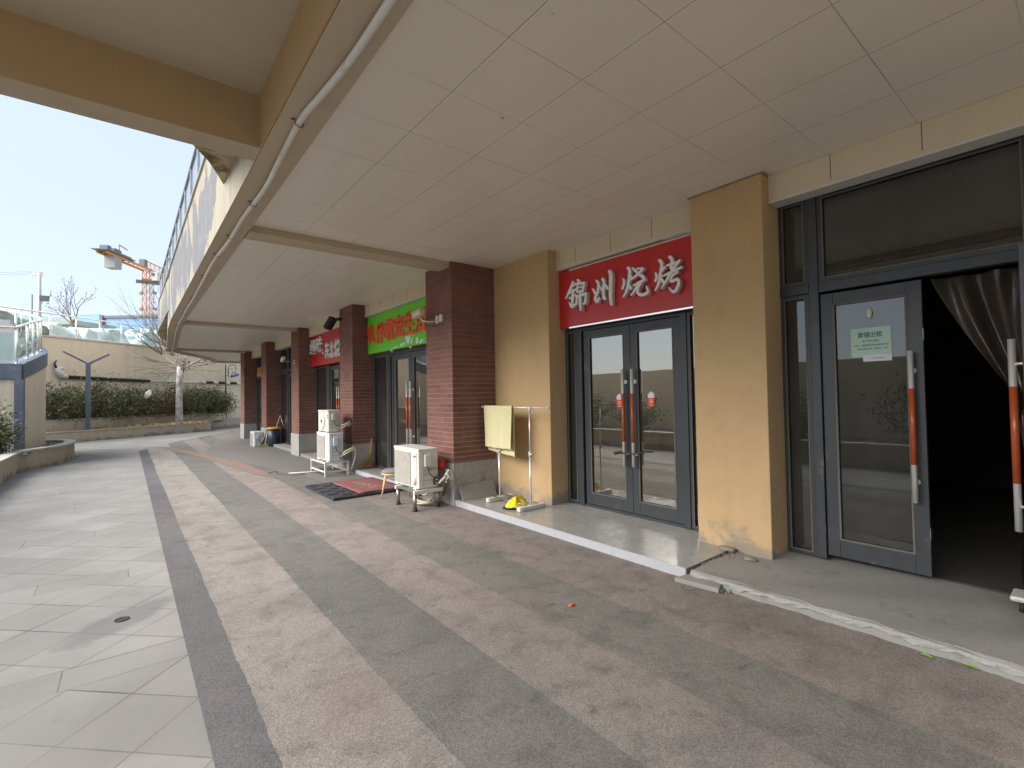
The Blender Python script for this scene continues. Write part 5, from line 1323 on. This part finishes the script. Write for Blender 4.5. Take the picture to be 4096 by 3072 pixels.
T = thing('bare_tree', 'thin bare tree against the sky behind the railing, near the utility pole', 'tree', (-6.86, 41.3, 4.3))
m = MB(); tips = []; r_ = random.Random(17)
m.tube([(-6.9, 41.3, 4.28), (-6.95, 41.3, 6.0), (-6.85, 41.25, 7.7)], [.13, .10, .075], 8)
for a, el, L in ((-.5, 1.0, 1.2), (.55, .9, 1.35), (.15, 1.1, 1.2), (-1.0, .75, 1.0)): branch(m, tips, Vector((-6.86, 41.25, 7.3)), rtv*a+fwv*r_.uniform(-.5, .5)+Vector((0, 0, el)), L, .045, 3, r_, .05, .55, .7, .009)
m.build('trunk', 'twig', T)
dl = MB(); dl.tint = []
for p, d in tips: leaf_quad(dl, p, .14, d+Vector((0, 0, -.3)), r_)
dl.build('dry_leaves', 'leaf_dry', T)

# lamps
T = thing('street_lamp', 'slate blue lamp post with two arms forming a Y', 'lamp', (-5.04, 21.0, .42), 'street lamps')
bx_, by_ = -5.02, 20.98
MB().box(bx_-.08, bx_+.08, by_-.08, by_+.08, .40, 3.28).build('post', 'lamp_metal', T, bevel=.01)
MB().box(bx_+.081, bx_+.084, by_-.05, by_-.03, .45, 3.2).build('edge_strip', 'steel', T)
for a, dep, zz in ((-.66, -.42, 3.74), (.64, .30, 3.66)):
    e = Vector((bx_, by_, 3.24)); tpt = e+rtv*a+fwv*dep; tpt.z = zz; MB().beam(e, tpt, .15, .07).build('arm', 'lamp_metal', T, bevel=.01)
    n2 = (tpt-e).normalized(); MB().beam(e+n2*.2+Vector((0, 0, -.042)), tpt+Vector((0, 0, -.042)), .09, .012).build('light_strip', 'paper_white', T)
T = thing('street_lamp', 'dark gooseneck lamp with blue bell shade against the beige wall', 'lamp', (.98, 27.86, .41), 'street lamps')
g0 = Vector((.98, 27.86, 0))
MB().tube([g0+Vector((0, 0, .41)), g0+Vector((0, 0, 2.3)), g0+Vector((0, 0, 2.32)), g0+Vector((0, 0, 3.79))], [.052, .05, .034, .032], 10).build('pole', 'cable_dark', T)
gp = [g0+rtv*.17+Vector((0, 0, 3.0))]
for k in range(13):
    a = math.pi*(1-k/12); gp.append(g0+rtv*(.40+.23*math.cos(a))+Vector((0, 0, 3.52+.26*math.sin(a))))
gp.append(g0+rtv*.63+Vector((0, 0, 3.40)))
MB().tube(gp, .02, 8).build('gooseneck', 'cable_dark', T)
for z in (3.12, 3.32): MB().tube([g0+Vector((0, 0, z)), g0+rtv*.17+Vector((0, 0, z))], .014, 6).build('bracket', 'cable_dark', T)
MB().lathe([(.26, 0), (.25, .03), (.12, .16), (.07, .26), (.03, .30)], g0+rtv*.56+Vector((0, 0, 3.08)), 18, Matrix.Rotation(.35, 3, rtv.cross(Vector((0, 0, 1))))).build('shade', 'lamp_blue', T)

# pipe along the retaining wall
T = thing('wall_pipe', 'insulated pipe running along the beige retaining wall above the hedge', 'pipe', wp(-5, -.1, 2.68))
sx = lambda x: (x-W1.x)/Wd.x
MB().tube([wp(sx(-5.9), -.10, 2.74), wp(sx(-2.9), -.10, 2.66)], .075, 10).build('black_lagging', 'black', T)
MB().tube([wp(sx(-2.9), -.10, 2.66), wp(sx(-.5), -.10, 2.67)], .035, 8).build('bare_pipe', 'letter_white', T)
k = 0; x = -.5
while x < 3.4:
    x2 = x+(.28 if k % 2 == 0 else .42); MB().tube([wp(sx(x), -.10, 2.675), wp(sx(x2), -.10, 2.675)], .075 if k % 2 else .08, 10).build('wrapped_lagging', 'black' if k % 2 else 'white_tape', T); x = x2; k += 1
MB().tube([wp(sx(-5.85), -.1, 2.73), wp(sx(-6.0), -.11, 2.78), wp(sx(-6.1), -.11, 2.95), wp(sx(-6.14), -.10, 3.12)], [.09, .12, .115, .10], 10).build('taped_elbow', 'white_tape', T)
m = MB(); blob(m, wp(sx(-6.08), -.12, 3.10), .13, .12, .1, 6); m.build('taped_joint', 'white_tape', T)
MB().tube([wp(sx(-6.17), -.10, 3.12), wp(sx(-6.22), -.10, 3.3), wp(sx(-6.16), -.10, 3.45)], [.05, .04, .02], 6).build('stub', 'rust', T)
m = MB(); bp_ = Vector((-2.94, 22.86, 1.95))
def bagf(u, v):
    a = 2*math.pi*u; k = math.sin(math.pi*v)**.7*(.55+.6*v)*(1+.22*math.sin(3*a+v*4)+.12*math.sin(7*a-6*v))
    return tuple(bp_+rtv*(.15*k*math.cos(a)+.16*(.5-v))+fwv*(.11*k*math.sin(a))+Vector((0, 0, .24-.46*v+.03*math.sin(5*a)*k)))
m.grid(bagf, 28, 16); tag(m.build('plastic_bag', 'white_tape'), 'white plastic bag caught in the dry part of the hedge', 'bag')

# railing on the canopy edge
T = thing('glass_railing', 'glass railing with steel posts above the peeling canopy edge', 'railing', (-2.88, 6, 4.75), 'glass railings')
rp = [(-2.885, -1.2), (-2.885, 9.5), (-2.895, 12.4), (-2.84, 14.3), (-2.6, 16.2)]
rs = smooth_path(rp, 8)
MB().tube([(*q, 5.55) for q in rs], .03, 8).build('handrail', 'lamp_metal', T)
yy = -.6
while yy < 16:
    j = min(range(len(rs)), key=lambda i: abs(rs[i][1]-yy)); a = rs[j]; x = a[0]
    for i in range(len(rs)-1):
        if rs[i][1] <= yy <= rs[i+1][1]: tt = (yy-rs[i][1])/(rs[i+1][1]-rs[i][1]); x = rs[i][0]+(rs[i+1][0]-rs[i][0])*tt
    MB().box(x-.02, x+.02, yy-.035, yy+.035, 4.78, 5.53).build('post', 'steel_dull', T)
    MB().prism([(x-.004, yy+.07), (x+.004, yy+.07), (x+.004, yy+.98), (x-.004, yy+.98)], 4.84, 5.47).build('glass_panel', 'rail_glass', T)
    yy += 1.05

# things on the upper terrace
def hump(u0, u1, h, seed, off=2.3, dep=1.7):
    r2 = random.Random(seed); ph = [r2.uniform(0, 6) for _ in range(8)]
    def fn(u, v):
        s_ = u0+(u1-u0)*u; o_ = off-.7+dep*v
        ed = min(1, min(u, 1-u)*7)**.5*min(1, min(v, 1-v)*6)**.5
        z = 4.302+h*ed*(1+.07*math.sin(s_*3.1+ph[0])+.07*math.sin(s_*7.7+ph[1]+v*5)) + .06*ed*math.sin(s_*13+v*11+ph[2])
        return wp(s_+.12*math.sin(v*9+ph[3])+.06*math.sin(z*14), o_+.14*math.sin(s_*5.3+ph[4])+.08*math.sin(z*11+s_*3), z)
    g = MB(); g.grid(fn, 60, 30); return g
for k, (a, b, h, lab) in enumerate(((-9.1, -7.5, .95, 'leftmost pile covered with pale plastic sheeting behind the railing'), (-7.4, -5.1, 1.03, 'middle pile covered with pale plastic sheeting behind the railing'), (-5.0, -1.5, 1.22, 'largest pile under pale plastic sheeting, next to the canopy edge'))):
    tag(hump(a, b, h, 30+k).build('covered_pile', 'tarp'), lab, 'covered pile', 'plastic covered piles on the terrace')
T = thing('parked_car', 'dark blue car parked on the terrace behind the railing', 'car', wp(-12, 1.9, 4.3))
def carpt(l, w, z): return wp(-9.35-l, 1.15+w, 4.3+z)
prof = [(0, .28), (-.0, .55), (.12, .72), (.9, .92), (1.25, .98), (2.0, 1.40), (3.2, 1.44), (3.9, 1.05), (4.4, .98), (4.5, .6), (4.5, .28)]
m = MB(); nP = len(prof)
vs = [carpt(l, .0+(.10 if z > 1 else 0), z) for l, z in prof] + [carpt(l, 1.75-(.10 if z > 1 else 0), z) for l, z in prof]
m.add(vs, [tuple(range(nP))[::-1], tuple(range(nP, 2*nP))] + [(i, (i+1) % nP, nP+(i+1) % nP, nP+i) for i in range(nP)])
m.build('body', 'car_paint', T, bevel=.05, seg=3)
def carquad(pts, nm, mat, par=T):
    q = MB(); q.add([carpt(*p) for p in pts], [(0, 1, 2, 3)]); return q.build(nm, mat, par, solid=.01)
carquad([(1.28, .2, 1.005), (1.28, 1.55, 1.005), (1.95, 1.5, 1.385), (1.95, .25, 1.385)], 'windscreen', 'car_glass')
for w_ in (-.012, 1.762): carquad([(1.5, w_+(.07 if w_ < 0 else -.07), 1.04), (3.7, w_+(.07 if w_ < 0 else -.07), 1.04), (3.2, w_+(.10 if w_ < 0 else -.10), 1.38), (2.05, w_+(.10 if w_ < 0 else -.10), 1.36)], 'side_window', 'car_glass')
for w_ in (.1, 1.3): carquad([(-.01, w_, .55), (-.01, w_+.35, .55), (.10, w_+.35, .70), (.10, w_, .70)], 'headlight', 'paper_white')
for l in (.85, 3.6):
    for w_ in (.02, 1.53): 
        Mw = Matrix(((Wd.x, 0, Wn.x), (Wd.y, 0, Wn.y), (0, 1, 0))); wl = MB().lathe([(.2, 0), (.31, .01), (.32, .1), (.31, .19), (.2, .2)], carpt(l, w_, .32), 20, Mw).build('wheel', 'black', T)
        MB().lathe([(.19, -.005), (.19, .205)], carpt(l, w_, .32), 16, Mw).build('rim', 'steel_dull', wl)
def scl(p, k): p = Vector(p); return CAM+(p-CAM)*k
T = thing('utility_pole', 'pale concrete utility pole with crossarms and wires against the sky', 'pole', (-10.17, 56.6, 4.3))
pb = Vector((-10.17, 56.6, 4.3))
MB().tube([pb, pb+Vector((0, 0, 9.7))], [.17, .125], 10).build('pole', 'pole_conc', T)
for dz, a, b in ((9.45, -.9, .25), (9.25, -.7, .2)):
    MB().beam(pb+rtv*a+Vector((0, 0, dz)), pb+rtv*b+Vector((0, 0, dz)), .09).build('crossarm', 'steel_dull', T)
    for q in (a+.05, a*.5, b-.03): MB().tube([pb+rtv*q+Vector((0, 0, dz)), pb+rtv*q+Vector((0, 0, dz+.25))], .05, 6).build('insulator', 'white_cloth', T)
MB().box(pb.x+.05, pb.x+.7, pb.y-.5, pb.y-.2, 11.2, 11.7).build('switch_box', 'crane_dark', T)
m = MB().tube([pb+rtv*.25+Vector((0, 0, 6.7)), pb+rtv*.45+Vector((0, 0, 7.4)), pb+rtv*.9+Vector((0, 0, 7.1)), pb+rtv*1.1+Vector((0, 0, 7.9))], .03, 5); m.build('loose_cable', 'crane_dark', T)
MB().tube([pb+rtv*.5-fwv*1.2, pb+rtv*.5-fwv*1.2+Vector((0, 0, 7.3))], .06, 6).build('conduit', 'crane_dark', T)
for k in range(3): 
    a = pb+rtv*(-.85+.3*k)+Vector((0, 0, 9.7-.2*(k % 2))); b = a-rtv*40-fwv*6+Vector((0, 0, 1.2)); MB().tube([a.lerp(b, q/12)+Vector((0, 0, -.9*math.sin(math.pi*q/12))) for q in range(13)], .012, 4, False).build('wire', 'crane_dark', T)

T = thing('glass_office', 'blue glass clad building beyond the plastic covered piles', 'building', (-6, 84, 4.3))
e = Vector((-1.86+6.8, 81.94-85.9, 0)).normalized(); nb = Vector((-e.y, e.x, 0))
def obpoly(p0, L, D): 
    p = Vector((*p0, 0)); return [tuple((p+e*a+nb*b)[:2]) for a, b in ((0, 0), (L, 0), (L, D), (0, D))]
MB().prism(obpoly((-9.5, 88.0), 3.3, 9), 4.3, 14.45).build('corner_block', 'blue_glass', T); MB().prism(obpoly((-6.75, 85.9), 15, 9), 4.3, 13.9).build('main_block', 'blue_glass', T)
MB().prism(obpoly((-6.85, 85.7), 15.2, 9.3), 13.901, 14.25).build('roof_edge', 'crane_dark', T); MB().prism(obpoly((-6.85, 85.55), .35, .5), 4.3, 14.3).build('corner_post', 'crane_dark', T)
for a in (6.2, 8.4, 10.8): MB().prism(obpoly((-6.75+e.x*a-nb.x*.05, 85.9+e.y*a-nb.y*.05), .8, .1), 11.0, 11.8).build('window', 'car_glass', T)
T = thing('low_house', 'low grey building with a flat pale roof behind the railing', 'building', scl((-10.6, 76.2, 4.3), .667))
pA, pB = scl((-11.9, 77.2, 0), .667), scl((-9.2, 75.1, 0), .667); e2 = (pB-pA); e2.z = 0; L2 = e2.length; e2.normalize(); n2 = Vector((-e2.y, e2.x, 0))
def lpoly(a, b, c, d): return [tuple((pA+e2*q+n2*w_)[:2]) for q, w_ in ((a, c), (b, c), (b, d), (a, d))]
MB().prism(lpoly(0, L2, 0, 4), 4.3, 8.15).build('wall', 'lowbld', T); MB().prism(lpoly(-.25, L2+.3, -.3, 4.3), 8.151, 8.55).build('roof', 'lowroof', T)
for a in (.55, 1.35): MB().prism(lpoly(a, a+.5, -.03, .05), 6.9, 7.7).build('window', 'paper_white', T)

# tower crane
T = thing('tower_crane', 'orange tower crane with counterweight and blue sign board against the sky', 'crane', (-.7, 106.4, 4.3))
cb_ = Vector((-.7, 106.4, 0)); hw = .68
def lattice(m, base, ax, ay, az, L, hw_, hh_, step, r):
    """a square truss from base along az"""
    cs = [(-1, -1), (1, -1), (1, 1), (-1, 1)]
    for a, b in cs: m.beam(base+ax*a*hw_+ay*b*hh_, base+ax*a*hw_+ay*b*hh_+az*L, r*2)
    n_ = max(1, int(L/step)); st_ = L/n_
    for k in range(n_):
        for j in range(4):
            a, b = cs[j], cs[(j+1) % 4]; p = base+ax*a[0]*hw_+ay*a[1]*hh_+az*st_*k; q = base+ax*b[0]*hw_+ay*b[1]*hh_+az*st_*k
            m.beam(p, q, r); m.beam(p, q+az*st_, r); m.beam(q, p+az*st_, r)
ez = Vector((0, 0, 1))
cjd = Vector((-6.6, -10.9, 0)).normalized(); cjs = Vector((-cjd.y, cjd.x, 0))
m = MB(); lattice(m, cb_+ez*4.3, cjd, cjs, ez, 19.6, hw*.93, hw*.93, 1.5, .05); m.build('mast', 'crane_orange', T)
MB().obox(cb_+ez*24.3, (2.0, 2.0, .35)).build('slewing_ring', 'crane_orange', T); MB().obox(cb_+ez*24.0, (3.6, 3.0, .08)).build('platform', 'crane_dark', T)
m = MB(); lattice(m, cb_+ez*24.6, cjd, cjs, ez, 1.6, .6, .6, 1.5, .06); m.build('slewing_tower', 'crane_orange', T)
m = MB()
for s_ in (-.75, .75): m.beam(cb_+cjs*s_+ez*26.2, cb_+cjs*s_+cjd*12.2+ez*26.2, .2, .38)
for k in range(10): m.beam(cb_-cjs*.75+cjd*(1.2*k+.3)+ez*26.2, cb_+cjs*.75+cjd*(1.2*k+1.2)+ez*26.2, .12)
m.build('counter_jib', 'crane_orange', T)
MB().obox(cb_+cjd*9.2+ez*26.5, (2.4, 7.2, .12), Matrix((cjs, cjd, ez)).transposed()).build('deck', 'crane_dark', T)
MB().obox(cb_+cjd*9.5+ez*25.25, (1.6, 1.7, 2.3), Matrix((cjs, cjd, ez)).transposed()).build('counterweight', 'conc_block', T); MB().obox(cb_+cjd*8.45+ez*25.5, (1.3, .3, 1.2), Matrix((cjs, cjd, ez)).transposed()).build('counterweight_frame', 'crane_orange', T)
for a, sz in ((11.3, (1.3, .9, .9)), (9.6, (1.5, 1.2, .85)), (8.6, (1.2, .6, .9))): MB().obox(cb_+cjd*a+ez*(26.56+sz[2]/2), sz, Matrix((cjs, cjd, ez)).transposed()).build('winch', 'crane_dark', T, bevel=.08)
MB().beam(cb_+cjd*7.9+ez*26.5, cb_+cjd*7.9+ez*28.6, .14).build('derrick_post', 'crane_orange', T); MB().beam(cb_+cjd*8.1+ez*28.6, cb_+cjd*5.8+ez*28.35, .14).build('derrick_arm', 'crane_orange', T)
sb = MB().obox(cb_+cjd*5.4+cjs*-.9+ez*27.2, (.08, 4.3, 1.0), Matrix((cjs, cjd, ez)).transposed()).build('sign_board', 'sign_blue', T)
for k in range(5): MB().obox(cb_+cjd*(7.0-.8*k)+cjs*-.96+ez*27.2, (.03, .5, .6), Matrix((cjs, cjd, ez)).transposed()).build('sign_character', 'white_cab', sb)
MB().obox(cb_+cjd*.9+cjs*-.3+ez*27.4, (1.0, .9, 1.3), Matrix((cjs, cjd, ez)).transposed()).build('control_cabinet', 'crane_dark', T, bevel=.04)
MB().obox(cb_+rtv*1.75+ez*25.0, (1.0, 1.3, 1.7), Matrix((rtv, fwv, ez)).transposed()).build('cab', 'white_cab', T, bevel=.06); MB().obox(cb_+rtv*1.5-fwv*.67+ez*25.3, (.35, .03, .5), Matrix((rtv, fwv, ez)).transposed()).build('cab_window', 'car_glass', T)
m = MB(); jd = -cjd
for s_ in (-.6, .6): m.beam(cb_+cjs*s_+ez*26.3, cb_+cjs*s_+jd*40+ez*26.3, .16)
m.beam(cb_+ez*27.9, cb_+jd*40+ez*27.4, .16)
for k in range(27):
    a = 1.45*k; m.beam(cb_+cjs*-.6+jd*a+ez*26.3, cb_+jd*(a+.7)+ez*27.8, .07); m.beam(cb_+cjs*.6+jd*a+ez*26.3, cb_+jd*(a+.7)+ez*27.8, .07); m.beam(cb_+jd*(a+.7)+ez*27.8, cb_+cjs*-.6+jd*(a+1.45)+ez*26.3, .07)
m.build('jib', 'crane_orange', T)
for z in (22.0, 19.0):
    MB().beam(cb_-rtv*1.5+ez*z, cb_+rtv*1.5+ez*z, .08).build('lamp_bar', 'crane_dark', T)
    for s_ in (-1, 1): MB().obox(cb_+rtv*1.25*s_+ez*z, (.55, .3, .5), Matrix((rtv, fwv, ez)).transposed() @ Matrix.Rotation(.4*s_, 3, 'Y')).build('floodlight', 'crane_dark', T)
